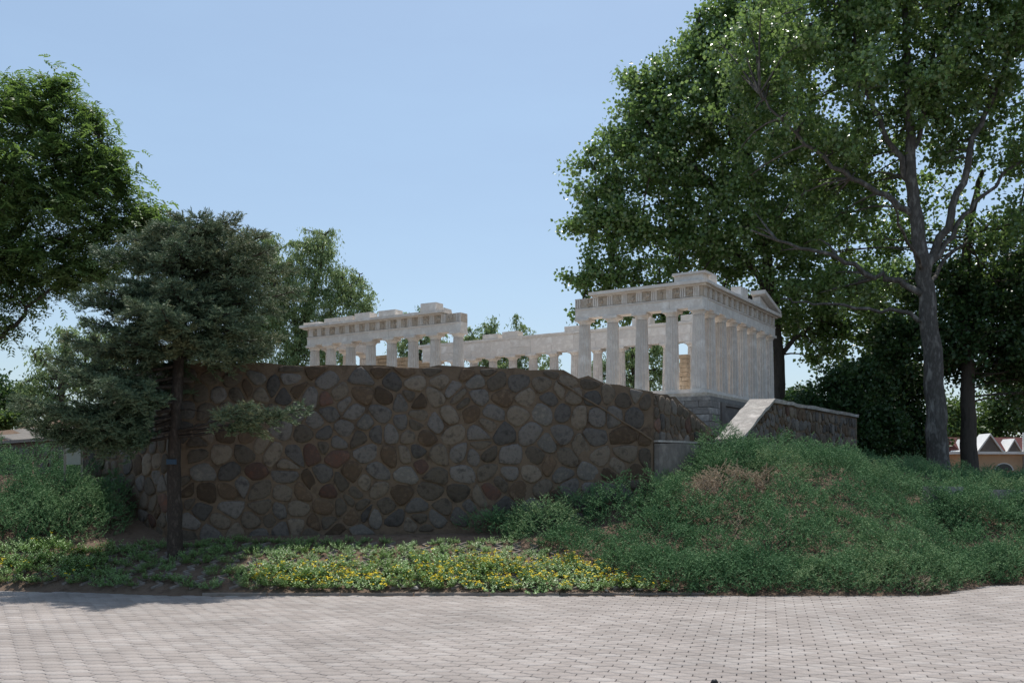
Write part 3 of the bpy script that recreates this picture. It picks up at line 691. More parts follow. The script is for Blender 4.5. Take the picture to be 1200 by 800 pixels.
# ------------------------------------------------------------------ sign, tag, pebbles
sp = P(86, 560, 15.4); sg = empty('information_sign', (sp[0], sp[1], Hs(sp[0], sp[1])), math.radians(28)); tag(sg, 'small pale sign panel on two thin posts before the low stone wall', 'sign')
zz = P(0, 514, 15.4)[2]-sg.location[2]
for s_ in (-1, 1): MB().box((s_*.125, 0, zz/2-.05), (.035, .035, zz+.1), 0, .002).build('post', M['signpost'], sg)
MB().box((0, -.03, zz-.22), (.21, .02, .40), 0).build('panel', M['signface'], sg)
MB().box((0, -.03, zz+.005), (.27, .035, .03), 0).build('top_rail', M['signpost'], sg)
dk = P(838, 799, 7.2); pe = MB()
pe.tube([(-.028, 0, .008), (-.012, .004, .018), (.008, 0, .022), (.026, -.003, .010)], [.006, .017, .019, .006], 8)
o = pe.build('dark_pebble', M['darkpebble'], None, True, (dk[0], dk[1]+.02, 0.0)); tag(o, 'small black lump lying alone on the pale paving', 'pebble')
def pebble(x, y, s, label):
    R = random.Random(int(x*999)); mb = MB(); n = 8
    mb.tube([(-s, 0, s*.3), (-s*.6, 0, s*.5), (0, R.uniform(-.1, .1)*s, s*.55), (s*.6, 0, s*.45), (s, 0, s*.3)], [s*.25, s*.5, s*.6, s*.45, s*.2], n)
    o = mb.build('pale_pebble', M['pebble'], None, True, (x, y, Hs(x, y)-.004)); o.rotation_euler = (0, 0, R.uniform(0, 3)); tag(o, label, 'pebble', 'pebbles along the bed edge')
for px in (472, 486, 545, 702, 711, 720, 729, 741, 752, 768, 790, 1062, 1075, 1093):
    x = (px-600)/F*12.55; y = float(yE(x))+random.uniform(.1, .2); pebble(x, y, random.uniform(.02, .045), 'small pale pebble on the soil strip at the front edge of the planted bank')

# ------------------------------------------------------------------ vegetation generators
def rand_dir(n, up=0.0):
    v = rng.normal(size=(n, 3)); v[:, 2] += up; return nrm(v)
def leaf_quads(pos, d, nor, ln, wd, fold=.15):
    """kite leaves folded on the midrib: two triangles each"""
    d = nrm(d); s = nrm(np.cross(d, nor)); nn = np.cross(s, d); ln = np.asarray(ln)[:, None]; wd = np.asarray(wd)[:, None]
    a = pos; m = pos+d*ln*.42; b = pos+d*ln-nn*ln*.08
    l = m+s*wd*.5+nn*wd*fold; r = m-s*wd*.5+nn*wd*fold
    V = np.stack([a, l, b, r], 1).reshape(-1, 3); i = np.arange(len(pos))*4
    T = np.stack([np.stack([i, i+2, i+1], -1), np.stack([i, i+3, i+2], -1)], 1).reshape(-1, 3)
    return V, T
def cat_parts(parts):
    Vs, Ts, Rs, n = [], [], [], 0
    for V, T, R in parts: Vs.append(V); Ts.append(T+n); Rs.append(R); n += len(V)
    return np.concatenate(Vs), np.concatenate(Ts), np.concatenate(Rs)
def dense(pts, step=.25):
    pts = np.asarray(pts, float); out = [pts[0]]
    for a, b in zip(pts[:-1], pts[1:]):
        k = max(1, int(np.linalg.norm(b-a)/step)); out += [a+(b-a)*(i+1)/k for i in range(k)]
    return np.array(out)
def smooth(pts, it=2):
    p = np.asarray(pts, float)
    for _ in range(it):
        q = np.concatenate([[p[0]], np.stack([p[:-1]*.75+p[1:]*.25, p[:-1]*.25+p[1:]*.75], 1).reshape(-1, 3), [p[-1]]]); p = q
    return p
def tubes_np(P0, P1, P2, r0, r1, seg=4, n=4):
    """many tapering twigs along quadratic curves"""
    m = len(P0); t = np.linspace(0, 1, seg+1); 
    C = ((1-t)**2)[None, :, None]*P0[:, None]+(2*t*(1-t))[None, :, None]*P1[:, None]+(t**2)[None, :, None]*P2[:, None]
    Tn = nrm(np.gradient(C, axis=1)); ref = np.array([.3, .5, .81]); a = nrm(np.cross(Tn, ref)); b = np.cross(Tn, a)
    r = (np.asarray(r0)[:, None]*(1-t)+np.asarray(r1)[:, None]*t)[:, :, None, None]
    th = np.arange(n)*2*math.pi/n
    V = C[:, :, None]+r*(np.cos(th)[None, None, :, None]*a[:, :, None]+np.sin(th)[None, None, :, None]*b[:, :, None])
    base = (np.arange(m)*(seg+1)*n)[:, None, None]+(np.arange(seg)*n)[None, :, None]; k = np.arange(n)[None, None, :]; k2 = (k+1) % n
    q0, q1, q2, q3 = base+k, base+k2, base+n+k2, base+n+k
    T = np.concatenate([np.stack([q0, q1, q2], -1).reshape(-1, 3), np.stack([q0, q2, q3], -1).reshape(-1, 3)])
    return V.reshape(-1, 3), T, C
def vnoise(p, s):
    return np.array([mnoise.noise(Vector(q)*s) for q in p])
def tree(name, label, cat, Y, trunk, limbs, lobes, leaf, mats, nclust, nleaf, sig=.28, group=None, lsize=(.08, .12), lw=.85, droop=-.15, gapn=-.05, twig=.011, compound=0, hang=0.0, hub=.12, flat=.8, dshift=0):
    """trunk/limbs: (list of (px,py[,dy]), r0, r1); lobes: (px, py, r_px, dy, weight); all placed at depth Y (+dy metres)"""
    pm = F/Y
    def W3(q): 
        yy = Y+(q[2] if len(q) > 2 else 0); return P(q[0], q[1], yy)
    base = W3(trunk[0][0][0]); root = empty(name, base); tag(root, label, cat, group)
    mb = MB(); skel = []
    for k, (pts, r0, r1) in enumerate(trunk+limbs):
        c = smooth([W3(q) for q in pts]); jit = np.zeros_like(c)
        c[1:-1] += rng.normal(0, .02 if k == 0 else .045, (len(c)-2, 3)); n = len(c); rr = r0+(r1-r0)*np.linspace(0, 1, n)
        if k == 0: rr[0] *= 1.25
        mb.tube(c-base, rr, 12 if r0 > .12 else 7, cap=False)
        d = dense(c, .2); skel.append(d[len(d)//4:] if k == 0 else d)
    skel = np.concatenate(skel)
    trk = mb.build('trunk', mats[0], root, True)
    wts = np.array([l[2]**2*(l[4] if len(l) > 4 else 1) for l in lobes], float); wts /= wts.sum()
    cl = []
    for l, wt in zip(lobes, wts):
        k = max(3, int(nclust*wt)); c = W3((l[0], l[1], l[3] if len(l) > 3 else 0)); r = l[2]/pm
        u = rand_dir(k*2)*(rng.random((k*2, 1))**.42)*r; u[:, 2] *= flat; q = c+u
        nz = vnoise(q, 1.1/ max(.6, r*.7)); q = q[nz > gapn+rng.normal(0, .12, len(q))][:k]; cl.append(q)
    cl = np.concatenate(cl); rng.shuffle(cl)
    nh = int(len(cl)*hub); hubs = cl[:nh]; parts = []
    def attach(targets, skel, rad0, rad1):
        D = np.linalg.norm(targets[:, None]-skel[None], axis=2)+.5*np.maximum(0, skel[None, :, 2]-targets[:, None, 2])
        q = skel[D.argmin(1)]; mid = (q+targets)/2+rng.normal(0, .08, targets.shape)*np.linalg.norm(targets-q, axis=1, keepdims=True); mid[:, 2] += .10*np.linalg.norm(targets-q, axis=1)
        return tubes_np(q-base, mid-base, targets-base, np.full(len(q), rad0), np.full(len(q), rad1))
    V1, T1, C1_ = attach(hubs, skel, twig*3.2, twig*1.1)
    skel2 = np.concatenate([skel, (C1_[:, 1:]+base).reshape(-1, 3)])
    V2, T2, C2_ = attach(cl, skel2, twig, twig*.4)
    Vb, Tb, _ = cat_parts([(V1, T1, np.zeros(1)), (V2, T2, np.zeros(1))])
    tag(tri_obj('branches', Vb, Tb, mats[0], None, root, True), kind='stuff')
    # leaves
    m = len(cl); ends = cl-base; curve = C2_
    na = int(nleaf*.55); nb = nleaf-na
    ti = rng.uniform(.35, 1, (m, na)); seg = (ti*4).astype(int).clip(0, 3); fr = ti*4-seg
    idx = np.arange(m)[:, None]; pa = curve[idx, seg]*(1-fr[..., None])+curve[idx, seg+1]*fr[..., None]; pa = pa+rng.normal(0, sig*.28, pa.shape)
    g_ = rng.normal(0, 1, (m, nb, 3)); g_ = g_/np.maximum(1, np.linalg.norm(g_, axis=2, keepdims=True)/1.7)*np.array([1, 1, .75])*sig; pb_ = ends[:, None]+g_
    if hang: pb_[..., 2] -= np.abs(rng.normal(0, hang, (m, nb)))
    pos = np.concatenate([pa.reshape(-1, 3), pb_.reshape(-1, 3)])
    cid = np.concatenate([np.repeat(np.arange(m), na), np.repeat(np.arange(m), nb)])
    n = len(pos); tone = rng.normal(.5, .13, m)[cid]
    if compound:
        # pinnate leaf: leaflets on both sides of a drooping stalk
        d = rand_dir(n); d[:, 2] = d[:, 2]*.45+droop; d = nrm(d); up = nrm(np.array([0, 0, 1.])+rng.normal(0, .35, (n, 3))); s = nrm(np.cross(d, up))
        LN = rng.uniform(.16, .26, n); pr = []
        for k in range(compound):
            t = (k+.6)/compound
            for sgn in (-1, 1):
                p = pos+d*(LN*t)[:, None]-np.array([0, 0, 1])*(.05*t*t); dd = nrm(s*sgn+d*.55+rng.normal(0, .12, (n, 3)))
                Vq, Tq = leaf_quads(p, dd, up, rng.uniform(*lsize, n), rng.uniform(*lsize, n)*lw); pr.append((Vq, Tq, np.repeat((tone+rng.normal(0, .12, n)).clip(0, 1), 2)))
        V, T, R = cat_parts(pr)
    else:
        d = rand_dir(n); d[:, 2] += droop; nor = rand_dir(n, .7); ln = rng.uniform(*lsize, n)
        V, T = leaf_quads(pos, d, nor, ln, ln*lw); R = np.repeat((tone+rng.normal(0, .2, n)).clip(0, 1), 2)
    tri_obj('crown', V, T, mats[1], R, root)
    return root

# --- big poplar at the right
poplar_trunk = [([(1100, 556), (1098, 500), (1093, 420), (1085, 340), (1080, 300), (1072, 245), (1066, 190), (1068, 120), (1060, 40), (1062, -60)], .30, .05)]
poplar_limbs = [
 ([(1082, 330), (1100, 285), (1122, 235), (1138, 170), (1165, 110), (1190, 40), (1215, -40)], .13, .03),
 ([(1086, 322), (1110, 280), (1140, 240), (1180, 200), (1230, 170)], .09, .02),
 ([(1084, 345), (1055, 330), (1020, 318), (975, 302), (930, 288), (880, 270)], .10, .02),
 ([(1074, 262), (1050, 235), (1015, 222), (970, 190), (925, 150), (890, 110)], .10, .02),
 ([(1068, 215), (1045, 170), (1020, 120), (1005, 60), (990, -20)], .09, .02),
 ([(1070, 180), (1085, 130), (1090, 80), (1110, 20), (1120, -40)], .08, .02),
 ([(1090, 380), (1060, 365), (1010, 360), (960, 355), (915, 350)], .07, .015),
 ([(1083, 318, 0), (1060, 280, -1.2), (1040, 230, -2.4)], .06, .015),
 ([(1085, 335, 0), (1110, 300, 1.2), (1160, 260, 2.4), (1200, 250, 3)], .07, .015)]
poplar_lobes = [(1010, 110, 105, 0), (960, 40, 110, .5), (1080, 40, 120, 0), (1180, 40, 110, 0), (1060, -60, 130, 0), (1190, -60, 120, 0), (1160, 150, 80, .5, .7), (940, 170, 85, 2.5), (900, 250, 75, 4),
 (990, 240, 75, 2.2), (955, 315, 65, 4), (1010, 340, 55, 2.5, .8), (1215, 160, 80, 1), (1210, 270, 70, 1.2, .7), (880, 90, 80, 2.5), (1090, 140, 70, 1.2, .5), (1150, 260, 60, 2, .35), (1100, 230, 60, 2.2, .3), (1035, 275, 55, 4, .9), (1060, 335, 50, 4, .9), (1150, 340, 60, 3.5, .8), (1020, 190, 60, 3, .8)]
tree('poplar_tree', 'tall spreading poplar with pale forked trunk and glinting leaves', 'tree', 25.0, poplar_trunk, poplar_limbs, poplar_lobes, None, (M['bark_grey'], M['lf_poplar']), 2100, 46, .25, 'trees right of the temple', (.095, .14), .9, -.2, -.08)
# --- tree behind the temple
tB_tr = [([(912, 490), (911, 430), (908, 370), (900, 310), (888, 240), (872, 160), (860, 80), (850, 0)], .26, .04)]
tB_l = [([(905, 350), (880, 310), (840, 285), (790, 270), (735, 265), (680, 270)], .11, .02), ([(897, 300), (860, 240), (815, 195), (770, 160), (740, 120)], .10, .02),
        ([(912, 420), (935, 395), (965, 370), (990, 340)], .10, .02), ([(880, 205), (850, 150), (830, 80), (815, 10)], .08, .02), ([(906, 360), (870, 345), (800, 335), (720, 330), (680, 325)], .08, .015),
        ([(885, 230), (910, 170), (940, 110)], .08, .02)]
tB_lo = [(990, 400, 42, .5, 1.1), (1035, 385, 45, 1, 1.1), (965, 415, 22, .3, 1.1), (1040, 330, 45, 1), (775, 110, 36, 0, 1.2), (835, 45, 42, 0, 1.1), (715, 170, 28, 0, 1.2), (690, 268, 34, 0, 1.1), (668, 272, 18, 0, 1.5), (735, 255, 60, 0), (700, 205, 42, 0), (750, 190, 62, 0), (760, 130, 50, 0), (745, 95, 24, 0, 1.3), (820, 80, 52, 0), (865, 20, 50, 0), (830, 120, 75, 0), (800, 200, 75, 0),
         (715, 310, 42, 0), (690, 325, 28, 0, 1.1), (770, 290, 60, 0), (830, 270, 75, 0), (890, 170, 90, 0), (890, 50, 80, 0), (900, 300, 75, 0), (945, 370, 48, .3, 1.1), (985, 350, 45, .5), (890, -30, 60, 0), (905, 375, 30, .6), (940, 250, 70, 1), (715, 362, 28, 0), (760, 365, 34, 0), (800, 372, 34, 0), (690, 375, 18, 0), (840, 370, 40, 0), (870, 390, 40, 0)]
tree('poplar_tree', 'broad leafy poplar whose dark trunk stands just behind the temple corner', 'tree', 31.0, tB_tr, tB_l, tB_lo, None, (M['bark_dark'], M['lf_poplar']), 2100, 44, .25, 'trees right of the temple', (.105, .155), .9, -.2, -.1)
# --- third trunk
tree('poplar_tree', 'dark straight trunked tree beside the miniature house', 'tree', 28.0, [([(1136, 560), (1135, 500), (1133, 430), (1128, 350), (1135, 270), (1150, 200)], .27, .06)],
     [([(1132, 420), (1165, 390), (1210, 370)], .09, .02), ([(1131, 400), (1100, 380), (1060, 385)], .08, .02), ([(1128, 350), (1170, 310), (1220, 290)], .08, .02)],
     [(1150, 400, 62, 0), (1205, 385, 65, 0), (1080, 400, 55, 0), (1180, 330, 75, 0), (1230, 300, 80, 0), (1100, 340, 50, 0), (1040, 410, 40, .5), (1190, 440, 40, .5), (1240, 420, 60, 0), (1120, 430, 30, 1.2)], None, (M['bark_dark'], M['lf_shrub']), 900, 48, .24, 'trees right of the temple', (.10, .145), .85, -.2, -.1)
# --- left locust
tree('locust_tree', 'feathery green locust tree leaning in beside the spruce', 'tree', 21.0, [([(-85, 590), (-80, 520), (-62, 430), (-40, 340), (-25, 250), (-20, 150), (-10, 80)], .24, .05)],
     [([(-60, 425), (-25, 410), (5, 392), (40, 355), (75, 325), (115, 300)], .075, .012), ([(-45, 360), (0, 310), (20, 270), (55, 235), (95, 200), (120, 170)], .07, .012), ([(-28, 270), (10, 210), (40, 150), (55, 105)], .06, .012),
      ([(-50, 380), (-20, 330), (40, 290), (110, 265), (160, 260)], .06, .012)],
     [(58, 122, 34, 0), (62, 98, 18, 0, 1.6), (22, 104, 24, 0, 1.3), (100, 135, 20, 0, 1.4), (15, 130, 45, 0), (85, 165, 45, 0), (30, 200, 70, 0), (110, 210, 45, 0), (60, 255, 65, 0), (130, 255, 42, 0), (160, 258, 26, 0, 1.4), (176, 252, 16, 0, 1.8), (150, 215, 18, 0, 1.5), (160, 295, 34, 0), (185, 285, 22, 0, 1.2), (0, 300, 60, 0), (70, 310, 50, 0), (115, 315, 32, 0), (-60, 180, 110, 0, .5), (-50, 320, 80, 0, .5), (30, 350, 30, 0, .6), (-20, 370, 35, 0, .6), (130, 190, 22, 0), (20, 385, 18, 0, .5)],
     None, (M['bark_dark'], M['lf_locust']), 760, 17, .30, None, (.085, .12), .46, -.35, -.08, .008, 4)
# --- willows and background trees
def willow(label, Y, trunk, limbs, lobes, nc, nl, ls, group='willows behind the temple', mt='lf_willow', name='willow_tree', sig=.24, hang=.5):
    return tree(name, label, 'tree', Y, trunk, limbs, lobes, None, (M['bark_dark'], M[mt]), nc, nl, sig, group, ls, .32, -1.2, -.02, .014, 0, hang, .2, 1.0)
willow('tall pale green willow with dark forked limbs rising behind the spruce', 40, [([(345, 520), (344, 440), (350, 390), (366, 345), (378, 300), (380, 275)], .22, .03)],
       [([(352, 390), (330, 350), (312, 310), (300, 285)], .10, .02), ([(352, 400), (385, 370), (410, 335), (425, 320)], .09, .02), ([(348, 410), (320, 390), (290, 370)], .08, .02)],
       [(305, 295, 30, 0), (290, 315, 26, 0), (325, 320, 24, 0), (362, 295, 28, 0), (378, 285, 20, 0), (385, 315, 26, 0), (345, 345, 36, 0), (405, 325, 20, 0), (418, 345, 22, 0), (395, 360, 30, 0), (360, 385, 36, 0), (315, 365, 36, 0), (290, 400, 34, 0), (340, 420, 34, 0), (385, 410, 28, 0), (428, 358, 10, 0), (432, 345, 8, 0), (262, 320, 24, 0), (205, 268, 16, 0), (225, 290, 24, 0)], 1000, 70, (.11, .18))
willow('slim distant willow seen over the gap in the near colonnade', 55, [([(575, 520), (574, 450), (572, 410), (570, 385)], .2, .04)], [([(574, 420), (590, 400), (605, 385)], .09, .02), ([(573, 420), (560, 400), (550, 385)], .08, .02)],
       [(562, 388, 16, 0), (550, 395, 12, 0), (575, 380, 13, 0), (605, 385, 17, 0), (615, 392, 12, 0), (590, 405, 18, 0), (565, 415, 24, 0), (610, 415, 22, 0), (640, 425, 16, 0), (590, 435, 30, 0)], 220, 46, (.17, .26))
willow('distant willow top poking over the left colonnade blocks', 60, [([(490, 520), (490, 440), (494, 400), (496, 370)], .2, .04)], [([(492, 410), (475, 385), (470, 372)], .08, .02)],
       [(497, 362, 10, 0), (505, 370, 9, 0), (478, 372, 8, 0), (460, 378, 9, 0), (488, 390, 18, 0), (470, 400, 22, 0), (510, 400, 18, 0), (490, 425, 28, 0)], 150, 44, (.18, .28))
willow('pale willow behind the left side of the spruce', 34, [([(70, 520), (70, 470), (74, 430), (78, 400)], .18, .04)], [([(72, 450), (50, 425), (40, 410)], .08, .02), ([(72, 450), (100, 420), (115, 400)], .08, .02)],
       [(48, 425, 22, 0), (80, 405, 26, 0), (110, 400, 30, 0), (40, 455, 20, 0), (70, 450, 30, 0), (110, 440, 30, 0), (60, 478, 24, 0), (140, 420, 30, 0)], 260, 46, (.12, .18))
willow('green willow seen between the columns of the near side', 45, [([(745, 520), (745, 460), (742, 420), (740, 390)], .2, .04)], [([(744, 440), (725, 410), (715, 395)], .08, .02), ([(744, 440), (765, 410), (775, 395)], .08, .02)],
       [(735, 415, 24, 0), (760, 410, 26, 0), (745, 440, 30, 0), (705, 440, 22, 0), (780, 435, 26, 0), (720, 395, 14, 0), (690, 450, 20, 0)], 260, 46, (.15, .22))
def bush(name, label, Y, lobes, nc, nl, ls, mt='lf_shrub', sig=.28, group=None, cat='shrub', lw=.7, stem=None):
    px = lobes[0][0]; y0 = HZ-(Hs((px-600)/F*Y, Y)-EYE)*F/Y
    lim = [([(px, y0), ((px+l[0])/2, (y0+l[1])/2), (l[0], l[1])], .04, .012) for l in lobes[1:5]]
    return tree(name, label, cat, Y, [([(px, y0+3), (px+2, y0-(y0-lobes[0][1])*.5), (px, lobes[0][1])], stem or .06, .02)], lim, lobes, None, (M['bark_dark'], M[mt]), nc, nl, sig, group, ls, lw, -.1, -.15, .010)
bush('leafy_shrub', 'large dark leafy shrub behind the far end of the cheek wall', 28, [(965, 480, 40, 0), (1000, 465, 45, 0), (940, 490, 26, 0), (1020, 500, 40, 0), (985, 510, 45, 0), (1010, 440, 26, 0)], 420, 56, (.10, .15))
bush('leafy_shrub', 'rounded dark shrub between cheek wall and poplar trunk', 30, [(1045, 470, 38, 0), (1060, 500, 40, 0), (1030, 520, 30, 0), (1075, 440, 30, 0), (1080, 520, 28, 0), (1050, 430, 24, 0)], 360, 56, (.10, .15), sig=.32)
bush('distant_tree', 'light green tree far behind the miniature house', 46, [(1170, 480, 40, 0), (1215, 470, 50, 0), (1190, 440, 36, 0), (1130, 500, 30, 0), (1250, 480, 50, 0), (1160, 510, 30, 0), (1110, 480, 26, 0)], 420, 46, (.17, .25), 'lf_light', .45, 'distant trees', 'tree', .6, .2)
bush('distant_tree', 'dark blue green tree far beyond the low stone wall', 70, [(10, 465, 24, 0), (-20, 455, 30, 0), (30, 470, 16, 0), (0, 485, 30, 0), (-50, 470, 40, 0)], 260, 40, (.25, .36), 'lf_shrub', .6, 'distant trees', 'tree', .6, .2)
bush('distant_tree', 'distant tree in the sky gap right of the temple columns', 60, [(928, 470, 16, 0), (940, 462, 10, 0), (915, 475, 14, 0), (950, 475, 16, 0)], 130, 40, (.2, .3), 'lf_shrub', .5, 'distant trees', 'tree', .6, .15)
bush('leafy_shrub', 'bright green bush growing above the pale ramp', 30, [(-8, 496, 16, 0), (10, 492, 10, 0), (22, 488, 8, 0), (-25, 494, 20, 0)], 120, 40, (.09, .14), 'lf_light', .2)
# far belt of woodland that closes the view, one mass
nb_ = 2600; th = rng.uniform(-1.25, 1.25, nb_); rr = rng.uniform(88, 100, nb_); hc = 1.5+3.2*rng.random(nb_)**1.2*(1+.5*np.sin(th*23)+.3*np.sin(th*41+1))
ctr = np.c_[rr*np.sin(th), rr*np.cos(th), hc]; pos = (ctr[:, None]+rng.normal(0, .55, (nb_, 14, 3))).reshape(-1, 3); n = len(pos); ln = rng.uniform(.35, .6, n)
V, T = leaf_quads(pos, rand_dir(n), rand_dir(n, .6), ln, ln*.7)
tag(tri_obj('far_woodland', V, T, M['lf_shrub'], np.repeat(rng.random(n), 2)), 'far belt of woodland closing the horizon', 'woodland', None, 'stuff')

# ------------------------------------------------------------------ spruce
SX, SY = (205-600)/F*13.9, 13.9; SZ = Hs(SX, SY)
sr = empty('spruce_tree', (SX, SY, SZ)); tag(sr, 'blue green spruce with bare lower trunk in front of the wall corner', 'tree')
zpx = lambda y: EYE+(HZ-y)/F*13.9-SZ
ztop = zpx(262)
tpts = smooth([(0, 0, -.1), (.0, 0, .5), (-.02, 0, 1.2), (.01, .02, 2.2), (.08, 0, 3.3), (.22, 0, 4.2), (.25, 0, ztop-.1)], 2)
MB().tube(tpts, np.interp(np.linspace(0, 1, len(tpts)), [0, .06, .3, .7, 1], [.15, .115, .10, .07, .015])*(1+.06*np.sin(np.arange(len(tpts))*2.3)), 12, False).build('trunk', M['bark_spruce'], sr, True)
tz = tpts[:, 2]
def trunk_at(z): return np.array([np.interp(z, tz, tpts[:, 0]), np.interp(z, tz, tpts[:, 1]), z])
zl_ = [zpx(y) for y in (505, 480, 450, 400, 350, 300, 275, 262)]
rL = [1.9, 2.15, 2.0, 1.65, 1.30, .95, .65, .3]; rR = [.3, .5, 1.30, 1.65, 1.60, 1.35, 1.0, .35]
mbB = MB(); shoots_p, shoots_d, shoots_t = [], [], []
def bough(z, azi, ln, dr, start=.22):
    o = trunk_at(z); h = np.array([math.cos(azi), math.sin(azi), 0]); pts = []
    lat = np.array([-h[1], h[0], 0]); cur = random.gauss(0, .10)
    for k in range(9):
        t = k/8; pts.append(o+h*ln*t+lat*cur*ln*t*t+np.array([0, 0, ln*(-dr*t+(.55*dr+.12)*t*t)]))
    pts = np.array(pts); mbB.tube(pts, np.linspace(.012+.010*ln, .005, 9), 5, False)
    tone = random.gauss(.45, .12)
    step = .085; s = max(.18, ln*start)
    while s < ln:
        t = s/ln; p = np.array([np.interp(t*8, range(9), pts[:, c]) for c in range(3)]); q = nrm(pts[min(8, int(t*8)+1)]-pts[int(t*8)] if int(t*8) < 8 else pts[8]-pts[7])
        for sd_ in (-1, 1):
            L2 = (.16+.42*(1-t)**.8*min(1, ln/1.2))*random.uniform(.6, 1.2)*(.75 if t > .85 else 1)
            a = math.radians(random.uniform(38, 62)); d = nrm(q*math.cos(a)+lat*sd_*math.sin(a)+np.array([0, 0, random.uniform(-.55, .6)]))
            m = max(3, int(L2/.042)); tt = (np.arange(m)+.5)/m; sg_ = np.array([0, 0, -.22*L2])
            cp = p+d*(L2*tt)[:, None]+sg_*(tt*tt)[:, None]
            mbB.tube([p, p+d*L2*.5+sg_*.25, p+d*L2*.93+sg_*.86], [.006, .004, .002], 3, False)
            for side in range(3):
                n_s = len(cp); l2 = np.cross(d, np.array([0, 0, 1])); l2 /= max(np.linalg.norm(l2), 1e-6)
                sg2 = (-1, 1, 0)[side]; dd = nrm(d*.75+l2*sg2*.8+rng.normal(0, .28, (n_s, 3))+np.array([0, 0, .28 if side == 2 else .02]))
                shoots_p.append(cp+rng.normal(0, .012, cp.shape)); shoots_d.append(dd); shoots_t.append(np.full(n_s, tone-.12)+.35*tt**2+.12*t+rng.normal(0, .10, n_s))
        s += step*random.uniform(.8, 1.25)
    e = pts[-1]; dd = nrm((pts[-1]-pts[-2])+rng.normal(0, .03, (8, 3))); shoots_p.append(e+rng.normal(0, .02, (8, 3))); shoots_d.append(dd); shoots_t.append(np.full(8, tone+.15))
z = zpx(462); k = 0
while z < ztop-.08:
    fr = (z-zpx(462))/(ztop-zpx(462)); nb = 6 if fr < .8 else 5
    for j in range(nb):
        azi = k*.8+j*2*math.pi/nb+random.gauss(0, .16); cx = math.cos(azi); wl_ = .5-.5*cx
        ln = (np.interp(z, zl_, rL)*wl_+np.interp(z, zl_, rR)*(1-wl_))*random.choice((.62, .8, .95, 1.0, 1.12))*random.uniform(.92, 1.06)
        if math.sin(azi) < -.3: ln *= .86
        if math.sin(azi) > .2 and z < 2.75: ln = min(ln, .75 if cx > 0 else 1.0)       # the wall stands behind
        if ln < .12 or (cx > -.35 and z < zpx(418)): continue
        dr = .30-.55*fr+random.gauss(0, .10)
        if z < zpx(400) and cx > .2: dr = .15
        bough(z+random.gauss(0, .05), azi, ln, dr)
    z += .15*(1-.2*fr); k += 1
for azd, zz_, ln, dr in ((192, 492, 2.0, .35), (200, 500, 1.9, .35), (190, 500, 1.7, .38), (222, 488, 1.6, .30), (205, 485, 1.3, .3), (208, 478, 2.1, .32), (210, 472, 2.1, .30), (238, 470, 1.2, .25), (196, 470, 2.1, .33), (195, 510, 1.55, .30), (228, 505, 1.2, .25)):
    bough(zpx(zz_), math.radians(azd+random.gauss(0, 4)), ln, dr)
bough(zpx(508), math.radians(-30), 2.2, -.06, .50); bough(zpx(512), math.radians(-24), 2.0, -.04, .52); bough(zpx(505), math.radians(-36), 1.9, -.06, .55)
bough(zpx(415), math.radians(-40), 1.15, .45, .55); bough(zpx(405), math.radians(-48), 1.1, .45, .5)
for azd, yy, ln in ((200, 478, .9), (170, 488, .7), (215, 470, .8), (-20, 480, .5), (250, 500, .35), (140, 470, .5)):      # dead stubs on the bare trunk
    o_ = trunk_at(zpx(yy)); e_ = np.array([math.cos(math.radians(azd)), math.sin(math.radians(azd)), -.08])*ln; mbB.tube([o_, o_+e_*.5+np.array([0, 0, .02]), o_+e_], [.018, .012, .004], 5, False)
for k in range(7): bough(ztop-.35-.05*k, k*1.1, .34+.07*k, -1.1)
tag(mbB.build('branches', M['bark_spruce'], sr, True), kind='stuff')
sp_ = np.concatenate(shoots_p); sdv = np.concatenate(shoots_d); st_ = np.concatenate(shoots_t)
def brush(pos, d, tone, ln, K, nl, nw, spread=.8, tip=0.0):
    """needle tufts: K thin triangles round each short shoot"""
    n = len(pos); ref = nrm(rng.normal(size=(n, 3))); a = nrm(np.cross(d, ref)); b = np.cross(d, a); parts = []
    Vs = np.empty((n, K, 3, 3)); ln = np.broadcast_to(ln, (n,))
    for k in range(K):
        th = k*2.4+rng.normal(0, .3, n); rad = np.cos(th)[:, None]*a+np.sin(th)[:, None]*b; t = (k+.5)/K
        p = pos+d*(ln*t)[:, None]; nd = nrm(d*(1.0-.35*t*0+.1)+rad*spread); L_ = nl*rng.uniform(.75, 1.2, n)[:, None]
        wv = nrm(np.cross(nd, d)+1e-4)*nw*.5
        Vs[:, k, 0] = p+wv; Vs[:, k, 1] = p-wv; Vs[:, k, 2] = p+nd*L_
    T = np.arange(n*K*3).reshape(-1, 3); R = np.repeat(tone, K)+rng.normal(0, .08, n*K)+tip*(np.tile((np.arange(K)+.5)/K, n)-.5)
    return Vs.reshape(-1, 3), T, R.clip(0, 1)
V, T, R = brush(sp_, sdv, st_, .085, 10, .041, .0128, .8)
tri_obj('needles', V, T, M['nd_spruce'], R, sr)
print('spruce shoots', len(sp_))
tg_ = MB().box((0, 0, 0), (.15, .012, .075)).build('tree_tag', M['tagblue'], None, loc=(SX-.005, SY-.125, zpx(541)+SZ)); tag(tg_, 'small blue name plate fixed to the spruce trunk', 'name plate')

